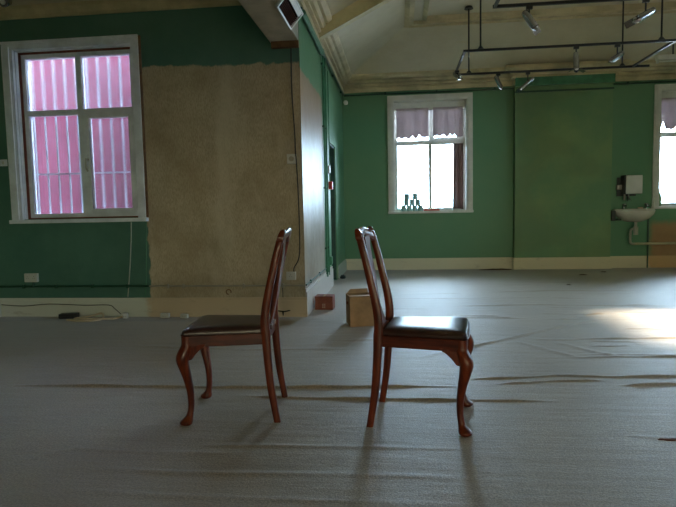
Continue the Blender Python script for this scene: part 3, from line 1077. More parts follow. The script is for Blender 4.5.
# ------------------------------------------------------------------ door in the return wall
dr = struct(empty('door_1', (XR-0.10, 8.28, 0)), 'dark green door recessed in the return wall')
box('leaf', -0.04, 0.0, -0.33, 0.33, 0.005, 2.06, M_green_door, dr)
for z0_, z1_ in ((0.25, 0.95), (1.15, 1.9)):
    for ya_, yb_ in ((-0.26, -0.04), (0.04, 0.26)):
        box('panel', -0.002, 0.010, ya_, yb_, z0_, z1_, M_green_door, dr, bevel=0.003)
for s in (-1, 1):
    box('jamb', -0.06, 0.085, *sorted((s*0.33, s*0.35)), 0, 2.09, M_green_door, dr)
box('head', -0.06, 0.085, -0.33, 0.33, 2.06, 2.09, M_green_door, dr)
tube('handle', [(0.0, -0.27, 1.02), (0.05, -0.27, 1.02), (0.05, -0.18, 1.02)], 0.009, M_steel, dr)


# ------------------------------------------------------------------ the two chairs
def sweep_rect(bm, path, n=10, e=2.6):
    """path: (x,y,z,half_x,half_y); superellipse section in the xy plane"""
    rings = []
    for x, y, z, hx, hy in path:
        ring = []
        for k_ in range(n*2):
            a = 2*PI*k_/(n*2)
            ca, sa = math.cos(a), math.sin(a)
            ring.append((x+hx*math.copysign(abs(ca)**(2/e), ca), y+hy*math.copysign(abs(sa)**(2/e), sa), z))
        rings.append(ring)
    add_rings(bm, rings)


def interp(tbl, k_=5):
    """Catmull-Rom of tuples"""
    P = [np.array(t, float) for t in tbl]
    P = [2*P[0]-P[1]]+P+[2*P[-1]-P[-2]]
    out = []
    for i in range(1, len(P)-2):
        for s in range(k_):
            t = s/k_
            a, b_, c, d = P[i-1], P[i], P[i+1], P[i+2]
            out.append(0.5*((2*b_)+(c-a)*t+(2*a-5*b_+4*c-d)*t*t+(3*b_-a-3*c+d)*t**3))
    out.append(P[-2])
    return [tuple(o) for o in out]


def make_chair(name):
    """faces +x; origin on the floor at the centre"""
    r = empty(name)
    FX, BX = 0.212, -0.20      # rail corner lines
    FY, BY = 0.222, 0.178
    # front cabriole legs
    for s in (-1, 1):
        dx, dy = 0.86, 0.50*s
        tbl = [(0.000, 0.022, 0.023), (0.006, 0.024, 0.031), (0.018, 0.022, 0.033), (0.032, 0.013, 0.025), (0.055, 0.002, 0.0175),
               (0.10, -0.006, 0.0160), (0.17, -0.004, 0.0185), (0.24, 0.008, 0.0225), (0.29, 0.020, 0.027),
               (0.33, 0.029, 0.0315), (0.36, 0.029, 0.034), (0.39, 0.018, 0.0335), (0.412, 0.007, 0.031), (0.43, 0.003, 0.029), (0.468, 0.003, 0.0285)]
        path = []
        for z, o, rad in interp(tbl, 4):
            path.append((FX+dx*o-0.008, s*(FY-0.028)+dy*o, max(z, 0.0), rad, rad))
        bm = new_bm()
        sweep_rect(bm, path, 8, 2.2)
        leg = finish('leg', bm, M_wood, r, smooth='auto')
        # knee bracket along the side rail and along the front rail
        for kind in ('side', 'front'):
            bm = new_bm()
            prof = [(0.0, 0.425), (0.115, 0.425), (0.10, 0.408), (0.075, 0.398), (0.052, 0.375), (0.036, 0.345), (0.0, 0.335)]
            fa, fb = [], []
            for d, z in prof:
                if kind == 'side':
                    fa.append(bm.verts.new((FX+0.005-d, s*(FY-0.006), z)))
                    fb.append(bm.verts.new((FX+0.005-d, s*(FY-0.036), z)))
                else:
                    fa.append(bm.verts.new((FX+0.020, s*(FY-0.02-d), z)))
                    fb.append(bm.verts.new((FX-0.010, s*(FY-0.02-d), z)))
            m_ = len(prof)
            bm.faces.new(fa)
            bm.faces.new(list(reversed(fb)))
            for i in range(m_):
                j = (i+1) % m_
                bm.faces.new((fa[j], fa[i], fb[i], fb[j]))
            finish('knee_bracket', bm, M_wood, leg, bevel=0.004)
    # back legs running on up into the posts
    for s in (-1, 1):
        low = [(-0.250, 0, 0.0), (-0.237, 0, 0.08), (-0.222, 0, 0.18), (-0.212, 0, 0.29), (-0.205, 0, 0.40), (-0.203, 0, 0.47)]
        path = []
        for x, _, z in interp(low, 4):
            u = z/0.47
            path.append((x, s*(0.186-0.006*u), max(z, 0), 0.0175+0.006*u, 0.0165+0.002*u))
        bm = new_bm()
        sweep_rect(bm, path, 6, 4)
        finish('leg', bm, M_wood, r, smooth='auto')
        hi = [(-0.203, 0.180, 0.468), (-0.199, 0.180, 0.52), (-0.203, 0.180, 0.58), (-0.219, 0.180, 0.67), (-0.242, 0.179, 0.77),
              (-0.263, 0.178, 0.86), (-0.279, 0.176, 0.92), (-0.291, 0.168, 0.965), (-0.297, 0.158, 0.985)]
        path = []
        for x, y, z in interp(hi, 4):
            u = (z-0.468)/0.52
            path.append((x, s*y, z, 0.0245-0.006*u, 0.019-0.002*u))
        bm = new_bm()
        sweep_rect(bm, path, 6, 3.2)
        finish('back_post', bm, M_wood, r, smooth='auto')
    # crest rail: yoke shape with rounded ears and a raised middle
    bm = new_bm()
    rings = []
    N = 28
    for i in range(N+1):
        u = -1+2*i/N
        y = u*0.192
        a = abs(u)
        top = 0.992+0.020*(1-a)**1.2*(1 if a < 1 else 0)+0.016*math.exp(-((a-0.86)/0.13)**2)
        bot = 0.948+0.016*math.cos(u*PI*1.0)*(1 if a < 0.9 else 0.8)-0.012*math.exp(-((a-0.9)/0.16)**2)
        if a > 0.93:
            q = (a-0.93)/0.07
            mid = (top+bot)/2-0.002
            top = mid+(top-mid)*math.sqrt(max(0.05, 1-q*q*0.9))
            bot = mid+(bot-mid)*math.sqrt(max(0.05, 1-q*q*0.9))
        xc = -0.291-0.012*math.cos(u*PI/2)
        ht = 0.0175-0.004*(1-a)
        lean = -0.012
        ring = []
        for k_ in range(12):
            t = 2*PI*k_/12
            ca, sa = math.cos(t), math.sin(t)
            zz = (top+bot)/2+(top-bot)/2*math.copysign(abs(sa)**0.7, sa)
            xx = xc+ht*math.copysign(abs(ca)**0.7, ca)+lean*(zz-0.96)/0.05
            ring.append((xx, y, zz))
        rings.append(ring)
    add_rings(bm, rings)
    finish('crest_rail', bm, M_wood, r, smooth='auto')
    # vase splat, spoon curved
    bm = new_bm()
    prof = [(0.480, 0.062), (0.52, 0.060), (0.555, 0.040), (0.60, 0.036), (0.66, 0.050), (0.73, 0.066), (0.80, 0.070), (0.86, 0.058),
            (0.90, 0.050), (0.93, 0.060), (0.960, 0.072)]
    rings = []
    for z, hw in interp(prof, 3):
        u = (z-0.48)/0.48
        x = -0.203-0.088*u-0.010*math.sin(u*PI)
        t = 0.0055
        rings.append([(x-t, -hw, z), (x+t, -hw, z), (x+t, -hw*0.4, z), (x+t, hw*0.4, z), (x+t, hw, z), (x-t, hw, z), (x-t, hw*0.4, z), (x-t, -hw*0.4, z)])
    add_rings(bm, rings)
    finish('splat', bm, M_wood, r, smooth='auto')
    box('splat_shoe', -0.222, -0.188, -0.085, 0.085, 0.468, 0.495, M_wood, r, bevel=0.006)
    # seat rails
    def rail(nm, p, q, t, z0=0.412, z1=0.470):
        p, q = Vector(p), Vector(q)
        d = (q-p).normalized()
        nrm = Vector((-d.y, d.x))*t
        bm_ = new_bm()
        vs = []
        for z in (z0, z1):
            vs.append([bm_.verts.new((v.x, v.y, z)) for v in (p, q, q+nrm, p+nrm)])
        for k_ in range(4):
            j = (k_+1) % 4
            bm_.faces.new((vs[0][k_], vs[0][j], vs[1][j], vs[1][k_]))
        bm_.faces.new(list(reversed(vs[0])))
        bm_.faces.new(vs[1])
        finish(nm, bm_, M_wood_rail, r, bevel=0.004)
    rail('front_rail', (FX+0.018, -FY+0.03), (FX+0.018, FY-0.03), 0.024)
    rail('back_rail', (BX-0.005, BY), (BX-0.005, -BY), 0.024)
    rail('side_rail', (BX, -BY-0.004), (FX, -FY), 0.024)
    rail('side_rail', (FX, FY), (BX, BY+0.004), 0.024)
    # drop-in leather pad with rounded corners
    bm = new_bm()
    out = [(-0.180, -0.170), (0.214, -0.212), (0.233, -0.195), (0.238, 0.0), (0.233, 0.195), (0.214, 0.212), (-0.180, 0.170), (-0.186, 0.0)]
    o2 = []
    for i in range(len(out)):
        a, b_ = Vector(out[i]), Vector(out[(i+1) % len(out)])
        for q in range(4):
            o2.append(a.lerp(b_, q/4))
    rings = []
    cx = Vector((0.02, 0))
    for f_, z in ((0.985, 0.462), (1.0, 0.470), (1.0, 0.480), (0.985, 0.491), (0.95, 0.499), (0.85, 0.505), (0.6, 0.509), (0.3, 0.510), (0.05, 0.510)):
        rings.append([((cx+(v-cx)*f_).x, (cx+(v-cx)*f_).y, z) for v in o2])
    add_rings(bm, rings)
    finish('seat', bm, M_leather, r, smooth='auto')['label'] = 'dark leather drop-in seat'
    # dark nailed piping at the front edge
    bm = new_bm()
    add_tube(bm, smooth_path([(0.197, -0.214, 0.473), (0.223, -0.212, 0.473), (0.238, -0.18, 0.473), (0.242, 0, 0.473), (0.238, 0.18, 0.473), (0.223, 0.212, 0.473), (0.197, 0.214, 0.473)], 4), 0.004, 6)
    finish('piping', bm, M_leather, r, smooth='auto')
    return r


def copy_tree(o, parent=None):
    c = o.copy()
    COL.objects.link(c)
    c.parent = parent
    for ch in [x for x in bpy.data.objects if x.parent == o]:
        copy_tree(ch, c)
    return c


ch1 = make_chair('dining_chair')
ch2 = copy_tree(ch1)
ch1.location = (0.120, 2.862, 0.0)
ch1.rotation_euler = (0, 0, math.radians(-8.0))
tag(ch1, 'mahogany dining chair facing right with a light gleaming on its leather seat', 'chair', 'back to back dining chairs')
ch2.location = (-0.908, 2.905, 0.0)
ch2.rotation_euler = (0, 0, math.radians(180+5.5))
tag(ch2, 'mahogany dining chair facing left towards the bay window', 'chair', 'back to back dining chairs')

# ------------------------------------------------------------------ boxes on the floor
def cardboard_box():
    r = empty('cardboard_box', (-0.375, 5.20, 0.004), math.radians(14))
    tag(r, 'open tan cardboard box on the carpet behind the right chair', 'box')
    w_, d_, h_ = 0.115, 0.125, 0.285
    t = 0.004
    box('front_panel', -w_, w_, -d_, -d_+t, 0, h_, M_card, r)
    box('back_panel', -w_, w_, d_-t, d_, 0, h_, M_card, r)
    box('side_panel', -w_, -w_+t, -d_+t, d_-t, 0, h_, M_card, r)
    box('side_panel', w_-t, w_, -d_+t, d_-t, 0, h_, M_card, r)
    box('bottom_panel', -w_+t, w_-t, -d_+t, d_-t, 0, t, M_card, r)
    bm = new_bm()
    vs = [bm.verts.new(p) for p in ((-w_, -d_, h_), (w_, -d_, h_), (w_, d_*0.2, h_-0.012), (-w_, d_*0.2, h_-0.012),
                                    (-w_, -d_, h_+t), (w_, -d_, h_+t), (w_, d_*0.2, h_-0.012+t), (-w_, d_*0.2, h_-0.012+t))]
    for f in ((3, 2, 1, 0), (4, 5, 6, 7), (0, 1, 5, 4), (1, 2, 6, 5), (2, 3, 7, 6), (3, 0, 4, 7)):
        bm.faces.new([vs[i] for i in f])
    finish('flap', bm, M_card, r)
    bm = new_bm()
    vs = [bm.verts.new(p) for p in ((-w_+0.01, d_, h_), (w_-0.01, d_, h_), (w_-0.01, d_+0.03, h_+0.035), (-w_+0.05, d_+0.03, h_+0.035),
                                    (-w_+0.01, d_+t, h_-0.003), (w_-0.01, d_+t, h_-0.003), (w_-0.01, d_+0.03+t, h_+0.032), (-w_+0.05, d_+0.03+t, h_+0.032))]
    for f in ((3, 2, 1, 0), (4, 5, 6, 7), (0, 1, 5, 4), (1, 2, 6, 5), (2, 3, 7, 6), (3, 0, 4, 7)):
        bm.faces.new([vs[i] for i in f])
    finish('flap', bm, M_card, r)
    box('red_tab', -w_-0.012, -w_, -0.02, 0.02, 0.20, 0.225, M_redbox, r)


cardboard_box()


def red_box():
    r = empty('small_carton', (-0.825, 6.03, 0.003), math.radians(-2))
    tag(r, 'small red brown carton with a printed grid mark by the skirting corner', 'box')
    w_, d_, h_ = 0.100, 0.085, 0.150
    box('carton_body', -w_, w_, -d_, d_, 0, h_, M_redbox, r, bevel=0.004)
    # a printed two by two grid on its front
    bm = new_bm()
    for i in range(2):
        for j in range(3):
            add_box(bm, -0.018+i*0.02, -0.003+i*0.02, -d_-0.0008, -d_, 0.022+j*0.017, 0.034+j*0.017)
    finish('printed_mark', bm, M_print, r)
    box('tape', -0.012, 0.012, -d_-0.0006, d_, h_, h_+0.0006, M_card, r)


red_box()

# ------------------------------------------------------------------ fittings on the bay wall
YW = YA
def socket_double(x, z, label, w_=0.15, h_=0.095, y=YW, rocker=True):
    r = empty('wall_socket', (x, y, z))
    tag(r, label, 'socket')
    box('plate', -w_/2, w_/2, -0.035, 0, -h_/2, h_/2, M_white_plastic, r, bevel=0.005)
    n = 2 if w_ > 0.12 else 1
    for i in range(n):
        cx = (i-(n-1)/2)*w_*0.5
        for dx, dz, ww, hh in ((0, 0.014, 0.004, 0.009), (-0.011, -0.006, 0.007, 0.004), (0.011, -0.006, 0.007, 0.004)):
            box('pin_hole', cx+dx-ww/2, cx+dx+ww/2, -0.0362, -0.0345, dz-hh/2, dz+hh/2, M_black_plastic, r)
        box('rocker', cx-0.006, cx+0.006, -0.039, -0.034, 0.024, 0.040, M_white_plastic, r)
    return r


socket_double(-4.00, 0.432, 'white double wall socket on the dark conduit under the bay window')
socket_double(-1.11, 0.432, 'white wall socket near the plaster corner behind the left chair', 0.10, 0.085)


def light_switch():
    r = empty('light_switch', (-4.245, YW, 1.687))
    tag(r, 'grey light switch at the left edge beside the bay window', 'switch')
    box('plate', -0.045, 0.04, -0.012, 0, -0.036, 0.036, M_blue_frame, r, bevel=0.004)
    box('rocker', -0.010, 0.010, -0.020, -0.011, -0.016, 0.016, M_white_plastic, r, bevel=0.002)


light_switch()


def thermostat():
    r = empty('thermostat', (-1.07, YW, 1.632))
    tag(r, 'white square thermostat high on the tan wall near the corner', 'thermostat')
    box('case', -0.048, 0.048, -0.035, 0, -0.05, 0.05, M_white_plastic, r, bevel=0.006)
    tube('dial', [(0, -0.034, 0), (0, -0.048, 0)], 0.026, M_conduit, r, 16)


thermostat()
tag(tube('cable', smooth_path([(-1.05, YW-0.008, 2.735), (-1.052, YW-0.008, 2.3), (-1.035, YW-0.008, 1.9), (-1.025, YW-0.045, 1.69),
                               (-1.018, YW-0.045, 1.60), (-1.012, YW-0.010, 1.2), (-1.012, YW-0.008, 0.75), (-1.03, YW-0.010, 0.60),
                               (-1.075, YW-0.012, 0.52), (-1.08, YW-0.012, 0.475)], 4), 0.006, M_black_plastic),
    'thin black cable running down the tan wall past the thermostat', 'cable')
tag(tube('cable', smooth_path([(-2.825, YW-0.012, 1.02), (-2.84, YW-0.010, 0.8), (-2.87, YW-0.010, 0.5), (-2.905, YW-0.012, 0.215)], 4), 0.0055, M_cable_white),
    'pale cable hanging below the bay window sill', 'cable')
tag(tube('cable', smooth_path([(-2.66, YW-0.012, 1.02), (-2.672, YW-0.010, 0.7), (-2.69, YW-0.010, 0.4), (-2.71, YW-0.012, 0.215)], 4), 0.0045, M_green_trim),
    'green painted cable at the edge of the stripped tan patch', 'cable')
cdt = empty('conduit', (-3.5, YW, 0.334))
tag(cdt, 'dark conduit along the green wall under the bay window', 'conduit')
tube('pipe', [(XL+0.005+3.5, -0.014, 0), (-2.66+3.5, -0.014, 0)], 0.012, M_green_dark, cdt)
for xx in (-4.1, -3.72, -3.3, -2.9):
    box('saddle', xx-0.012+3.5, xx+0.012+3.5, -0.029, 0, -0.02, 0.02, M_green_dark, cdt)
tube('spur', [(-3.985+3.5, -0.016, 0.0), (-3.985+3.5, -0.016, 0.052)], 0.013, M_green_dark, cdt)
cdt = empty('conduit', (-1.8, YW, 0.330))
tag(cdt, 'grey conduit along the tan wall behind the left chair', 'conduit')
tube('pipe', [(-2.655+1.8, -0.012, 0), (-0.975+1.8, -0.012, 0)], 0.0085, M_conduit, cdt)
for xx in (-2.45, -2.28, -1.62, -1.2):
    box('saddle', xx-0.010+1.8, xx+0.010+1.8, -0.024, 0, -0.022, 0.022, M_conduit, cdt)
# ring hook on the wall
bm = new_bm()
add_tube(bm, [(-1.784+0.026*math.cos(t), YW-0.014, 0.265+0.026*math.sin(t)) for t in [2*PI*i/16-0.4 for i in range(14)]], 0.006, 6)
add_tube(bm, [(-1.784, YW, 0.291), (-1.784, YW-0.016, 0.291)], 0.006, 6)
tag(finish('wall_hook', bm, M_brown, None, smooth='auto'), 'small rusty ring hook low on the tan wall', 'hook')
# black star clip on the skirting
clip = empty('cable_clip', (-1.20, YA-0.022, 0.050))
tag(clip, 'black clip on the skirting behind the left chair', 'clip')
bm = new_bm()
add_tube(bm, smooth_path([(-0.065, -0.006, 0.018), (-0.02, -0.012, 0.012), (0.02, -0.012, 0.012), (0.075, -0.006, 0.022)], 4), [0.003]+[0.007]*11+[0.003], 6)
finish('arm', bm, M_black_metal, clip, smooth='auto')
tube('stem', [(-0.002, -0.010, -0.032), (-0.002, -0.012, 0.012)], [0.004, 0.010], M_black_metal, clip)
tube('riser', [(-0.004, 0.014, 0.02), (-0.004, 0.012, 0.27)], 0.004, M_black_metal, clip)

# power strip, its cable, plugs
ps = empty('power_strip', (-3.535, 5.475, 0.003), math.radians(12))
tag(ps, 'black power strip lying by the skirting under the bay window', 'power strip')
box('strip_body', -0.095, 0.095, -0.045, 0.045, 0, 0.05, M_black_plastic, ps, bevel=0.008)
for i in range(3):
    box('outlet', -0.07+i*0.05, -0.035+i*0.05, -0.025, 0.025, 0.049, 0.052, M_black_metal, ps, bevel=0.001)
tag(tube('cable', smooth_path([(-3.47, 5.33, 0.010), (-3.30, 5.29, 0.010), (-3.14, 5.32, 0.010), (-3.12, 5.42, 0.010), (-3.17, 5.49, 0.05), (-3.27, 5.45, 0.03),
                               (-3.42, 5.40, 0.012), (-3.36, 5.36, 0.018), (-3.18, 5.36, 0.018), (-3.0, 5.41, 0.010), (-2.95, 5.49, 0.012), (-2.90, 5.47, 0.02)], 5), 0.010, M_cable_beige),
    'loose beige cable coiled on the carpet beside the power strip', 'cable')
tag(tube('cable', smooth_path([(XL+0.03, YA-0.03, 0.135), (-4.1, YA-0.03, 0.120), (-3.8, YA-0.03, 0.142), (-3.4, YA-0.03, 0.128), (-3.12, YA-0.03, 0.13), (-3.05, YA-0.032, 0.09), (-2.98, YA-0.035, 0.03)], 4), 0.004, M_black_plastic),
    'thin black cable running across the bay skirting board', 'cable')


def plug(x, y, rz, label, sx=0.05, sz=0.06):
    r = empty('mains_plug', (x, y, 0.004), rz)
    tag(r, label, 'plug')
    box('plug_body', -sx/2, sx/2, -0.02, 0.02, 0, sz, M_white_plastic, r, bevel=0.006)
    for dx in (-0.011, 0.011):
        box('pin', dx-0.003, dx+0.003, -0.036, -0.02, sz*0.35, sz*0.35+0.005, M_steel, r)


plug(-2.885, 5.455, 0.2, 'white plug at the end of the loose beige cable')
plug(-2.46, 5.485, 0.0, 'white adaptor on the floor against the tan skirting, middle of three', 0.095, 0.05)
plug(-2.24, 5.465, -0.1, 'white adaptor nearest the left chair on the floor by the skirting', 0.08, 0.045)

# ------------------------------------------------------------------ fittings on the return wall
cdt = empty('conduit', (XR, 6.5, 0.33))
tag(cdt, 'dark conduit low along the bare plaster return wall', 'conduit')
tube('pipe', [(0.010, -0.9, 0), (0.010, 1.0, 0)], 0.008, M_green_dark, cdt)
for yy in (-0.6, 0.1, 0.8):
    box('saddle', 0, 0.02, yy-0.01, yy+0.01, -0.018, 0.018, M_green_dark, cdt)
for y, rad, lab in ((7.21, 0.016, 'upright green pipe nearest the bare plaster on the return wall'), (7.42, 0.011, 'thinner upright green pipe beside the call point')):
    p = empty('wall_pipe', (XR, y, 0.0))
    tag(p, lab, 'pipe', 'green pipes on the return wall')
    tube('pipe', [(0.024, 0, 0.22), (0.024, 0, 3.185)], rad, M_green_trim, p)
    for zz in (0.6, 1.4, 2.2, 3.0):
        box('bracket', 0, 0.03, -0.018, 0.018, zz-0.012, zz+0.012, M_green_dark, p)
p = empty('wall_pipe', (XR, 7.8, 3.13))
tag(p, 'dark green pipe running under the return wall cornice', 'pipe', 'green pipes on the return wall')
tube('pipe', [(0.026, -2.2, 0), (0.026, 2.16, 0.03)], 0.018, M_green_dark, p)
for yy in (-1.8, -0.6, 0.6, 1.8):
    box('bracket', 0, 0.03, yy-0.014, yy+0.014, -0.015, 0.03, M_green_dark, p)
# stripped upper conduit, thick piece
p = empty('wall_pipe', (XR, 6.4, 3.07))
tag(p, 'short thick pale green pipe near the beam end', 'pipe', 'green pipes on the return wall')
tube('pipe', [(0.045, -0.8, 0.02), (0.045, 0.62, 0.02)], 0.030, M_green_trim, p)
tube('elbow', smooth_path([(0.045, 0.60, 0.02), (0.044, 0.70, 0.02), (0.035, 0.78, 0.06)], 3), 0.022, M_green_dark, p)

cp = empty('fire_call_point', (XR, 7.80, 1.455))
tag(cp, 'red fire alarm call point beside the dark door', 'alarm')
box('case', 0, 0.05, -0.065, 0.065, -0.055, 0.055, M_red, cp, bevel=0.006)
box('glass', 0.05, 0.053, -0.04, 0.04, -0.022, 0.022, M_white_plastic, cp)
tube('cable_drop', [(0.012, 0, 0.05), (0.012, 0, 1.6)], 0.007, M_green_trim, cp)
sw = empty('junction_box', (XR, 7.50, 1.66))
tag(sw, 'small grey junction box on the green pipe above the call point', 'junction box')
box('case', 0, 0.05, -0.035, 0.035, -0.055, 0.055, M_conduit, sw, bevel=0.006)
box('lid', 0.05, 0.055, -0.03, 0.03, -0.05, 0.05, M_steel, sw, bevel=0.001)
ob = empty('junction_box', (XR, 7.60, 0.40))
tag(ob, 'small green junction box low on the return wall', 'junction box')
box('case', 0, 0.045, -0.06, 0.06, -0.06, 0.06, M_green_trim, ob, bevel=0.01)
box('lid', 0.045, 0.05, -0.045, 0.045, -0.045, 0.045, M_green_trim, ob)

sn = empty('motion_sensor', (-0.905, YB, 3.02))
tag(sn, 'small white sensor in the far corner under the cornice', 'sensor')
bm = new_bm()
bmesh.ops.create_uvsphere(bm, u_segments=14, v_segments=8, radius=0.042)
bmesh.ops.translate(bm, verts=bm.verts, vec=(0, -0.05, 0))
finish('dome', bm, M_white_plastic, sn, smooth=True)
box('mount', -0.03, 0.03, -0.03, 0, -0.03, 0.035, M_conduit, sn)

# louvred vent unit leaning off the beam face
vt = empty('ceiling_vent', (XR, 4.80, 2.765))
tag(vt, 'white framed louvre vent tilted on the side of the boxed beam', 'vent')
def vent():
    """local plane: u along y, v up and out (+x)"""
    vx, vz = 0.105/0.16, 0.12/0.16
    def P(u, v, n=0.0):
        # n: towards the room (down and out)
        return (0.003+vx*v+vz*n, u, vz*v-vx*n)
    def quadbox(nm, u0, u1, v0, v1, n0, n1, m):
        bm_ = new_bm()
        pts = [P(u, v, n) for n in (n0, n1) for (u, v) in ((u0, v0), (u1, v0), (u1, v1), (u0, v1))]
        vs = [bm_.verts.new(q) for q in pts]
        for f in ((3, 2, 1, 0), (4, 5, 6, 7), (0, 1, 5, 4), (1, 2, 6, 5), (2, 3, 7, 6), (3, 0, 4, 7)):
            bm_.faces.new([vs[i] for i in f])
        return finish(nm, bm_, m, vt)
    U, V = 0.29, 0.185
    for a in ((-U, U, 0, 0.014), (-U, U, V-0.012, V), (-U, -U+0.022, 0.014, V-0.012), (U-0.022, U, 0.014, V-0.012)):
        quadbox('frame_bar', *a, -0.01, 0.016, M_white_plastic)
    quadbox('backing', -U+0.01, U-0.01, 0.008, V-0.008, -0.012, -0.006, mat('vent_backing_black', (0.006, 0.005, 0.005), 0.9, spec=0.02))  # near-black sheet behind the slats
    quadbox('flap', -U+0.07, U-0.03, 0.128, V-0.012, 0.002, 0.010, M_white_plastic)
    for i in range(6):
        quadbox('slat', -U+0.022, U-0.022, 0.020+i*0.016, 0.028+i*0.016, -0.004, 0.004, mat('dark_brown_slat', (0.040, 0.014, 0.010), 0.8, spec=0.05))
    # side cheeks back to the beam
    for u in (-U, U-0.006):
        bm_ = new_bm()
        a = [bm_.verts.new(q) for q in (P(u, 0), P(u, V), (0.0, u, vz*V))]
        c = [bm_.verts.new(q) for q in (P(u+0.006, 0), P(u+0.006, V), (0.0, u+0.006, vz*V))]
        bm_.faces.new(a)
        bm_.faces.new(list(reversed(c)))
        for k_ in range(3):
            j = (k_+1) % 3
            bm_.faces.new((a[k_], c[k_], c[j], a[j]))
        finish('cheek', bm_, M_cream, vt)


vent()

# conduit along the far wall under the cornice
p = empty('wall_pipe', (0.5, YB, 3.145))
tag(p, 'dark green conduit above the middle far window', 'pipe', 'dark conduits under the far cornice')
tube('pipe', [(XR+0.03-0.5, -0.022, 0), (2.02-0.5, -0.022, 0)], 0.014, M_green_dark, p)
for xx in (-0.2, 0.7, 1.7):
    box('bracket', xx-0.514, xx-0.486, -0.036, 0, -0.02, 0.03, M_green_dark, p)
p = empty('wall_pipe', (4.9, YB, 3.145))
tag(p, 'dark green conduit above the wash basin and far right window', 'pipe', 'dark conduits under the far cornice')
tube('pipe', [(3.65-4.9, -0.022, 0), (XE-0.02-4.9, -0.022, 0)], 0.014, M_green_dark, p)
for xx in (3.9, 4.9, 5.9):
    box('bracket', xx-4.914, xx-4.886, -0.036, 0, -0.02, 0.03, M_green_dark, p)

# ------------------------------------------------------------------ wash basin corner
def basin():
    r = empty('wash_basin', (4.04, YB-0.004, 0.80))
    tag(r, 'white wall hung wash basin left of the far right window', 'basin')
    # bowl: half-oval plan, lofted
    def ring(sx, sy, z, back=0.0):
        pts = []
        for i in range(25):
            a = PI+PI*i/24
            pts.append((sx*math.cos(a), -back+sy*math.sin(a), z))
        return pts
    bm = new_bm()
    rings = [ring(0.09, 0.16, 0.0, 0.02), ring(0.17, 0.25, 0.02), ring(0.25, 0.33, 0.065), ring(0.305, 0.385, 0.125), ring(0.325, 0.40, 0.17), ring(0.33, 0.405, 0.195),
             ring(0.315, 0.39, 0.203), ring(0.27, 0.335, 0.20, 0.02), ring(0.24, 0.30, 0.16, 0.03), ring(0.15, 0.2, 0.085, 0.05), ring(0.03, 0.05, 0.07, 0.10)]
    add_rings(bm, rings)
    finish('bowl', bm, M_porcelain, r, smooth='auto')
    box('splash_ledge', -0.325, 0.325, -0.09, 0.0, 0.165, 0.225, M_porcelain, r, bevel=0.012)
    for sx in (-0.17, 0.19):
        bm = new_bm()
        add_tube(bm, [(sx, -0.055, 0.22), (sx, -0.055, 0.295)], [0.016, 0.012], 10)
        add_tube(bm, smooth_path([(sx, -0.055, 0.27), (sx, -0.12, 0.285), (sx, -0.155, 0.255)], 3), 0.010, 8)
        add_tube(bm, [(sx-0.035, -0.055, 0.305), (sx+0.035, -0.055, 0.305)], 0.009, 8)
        finish('tap', bm, M_chrome, r, smooth='auto')
    bm = new_bm()
    add_tube(bm, [(-0.01, -0.15, 0.01), (-0.01, -0.15, -0.10)], 0.022, 10)
    add_tube(bm, [(-0.01, -0.15, -0.08), (-0.01, -0.15, -0.22)], 0.040, 12)
    add_tube(bm, smooth_path([(-0.05, -0.15, -0.12), (-0.09, -0.15, -0.14), (-0.095, -0.15, -0.30), (-0.085, -0.15, -0.36), (-0.03, -0.14, -0.375)], 4), 0.020, 10)
    finish('trap', bm, M_conduit, r, smooth='auto')
    box('wall_bracket', -0.38, -0.32, -0.10, 0.0, 0.02, 0.20, M_dark_part, r, bevel=0.006)
    tube('waste_pipe', [(-0.04, -0.136, -0.375), (0.56, -0.096, -0.375), (XE-0.03-4.04, -0.096, -0.385)], 0.022, M_cream, r, 10)
    tube('supply_pipe', [(0.245, -0.026, -0.798), (0.245, -0.026, 0.15)], 0.013, M_green_dark, r, 8)
    box('wall_bracket', -0.30, -0.27, -0.22, 0.0, 0.03, 0.06, M_dark_part, r)


basin()

def heater():
    r = empty('water_heater', (3.955, YB, 1.435))
    tag(r, 'white box water heater with dark side above the wash basin', 'heater')
    box('case', -0.135, 0.145, -0.19, -0.02, -0.16, 0.16, M_dark_part, r, bevel=0.006)
    box('front_cover', -0.115, 0.15, -0.205, -0.188, -0.155, 0.155, M_white_plastic, r, bevel=0.008)
    box('back_plate', -0.19, 0.12, -0.02, 0, -0.19, 0.13, M_dark_part, r)
    box('side_box', -0.21, -0.135, -0.09, -0.02, -0.08, 0.0, M_conduit, r, bevel=0.004)
    tube('outlet', smooth_path([(-0.03, -0.10, -0.16), (-0.03, -0.10, -0.21), (-0.01, -0.13, -0.26)], 4), 0.012, M_steel, r)
    tube('inlet', [(-0.09, -0.08, -0.16), (-0.09, -0.08, -0.26)], 0.016, M_conduit, r)
    tube('riser', [(-0.02, -0.03, -0.16), (-0.02, -0.03, -0.28)], 0.010, M_dark_part, r)


heater()
# bottle on the far right sill
def bottle(x, y, z, label):
    bm = new_bm()
    prof = [(0.0, 0.036), (0.16, 0.037), (0.20, 0.030), (0.23, 0.014), (0.27, 0.013)]
    add_tube(bm, [(x, y, z+h) for h, _ in prof], [q for _, q in prof], 12)
    o = finish('bottle', bm, M_bottle, None, smooth='auto')
    tag(o, label, 'bottle')
    tube('cap', [(x, y, z+0.27), (x, y, z+0.295)], 0.016, M_white_plastic, o)


bottle(4.50, YB+0.08, 1.06, 'green bottle on the sill of the far right window')

# soap dish and cup on the basin ledge
tag(box('soap_bar', 4.10, 4.18, YB-0.075, YB-0.03, 1.025, 1.05, M_cable_beige, None, bevel=0.01), 'small beige soap bar on the basin ledge', 'soap')

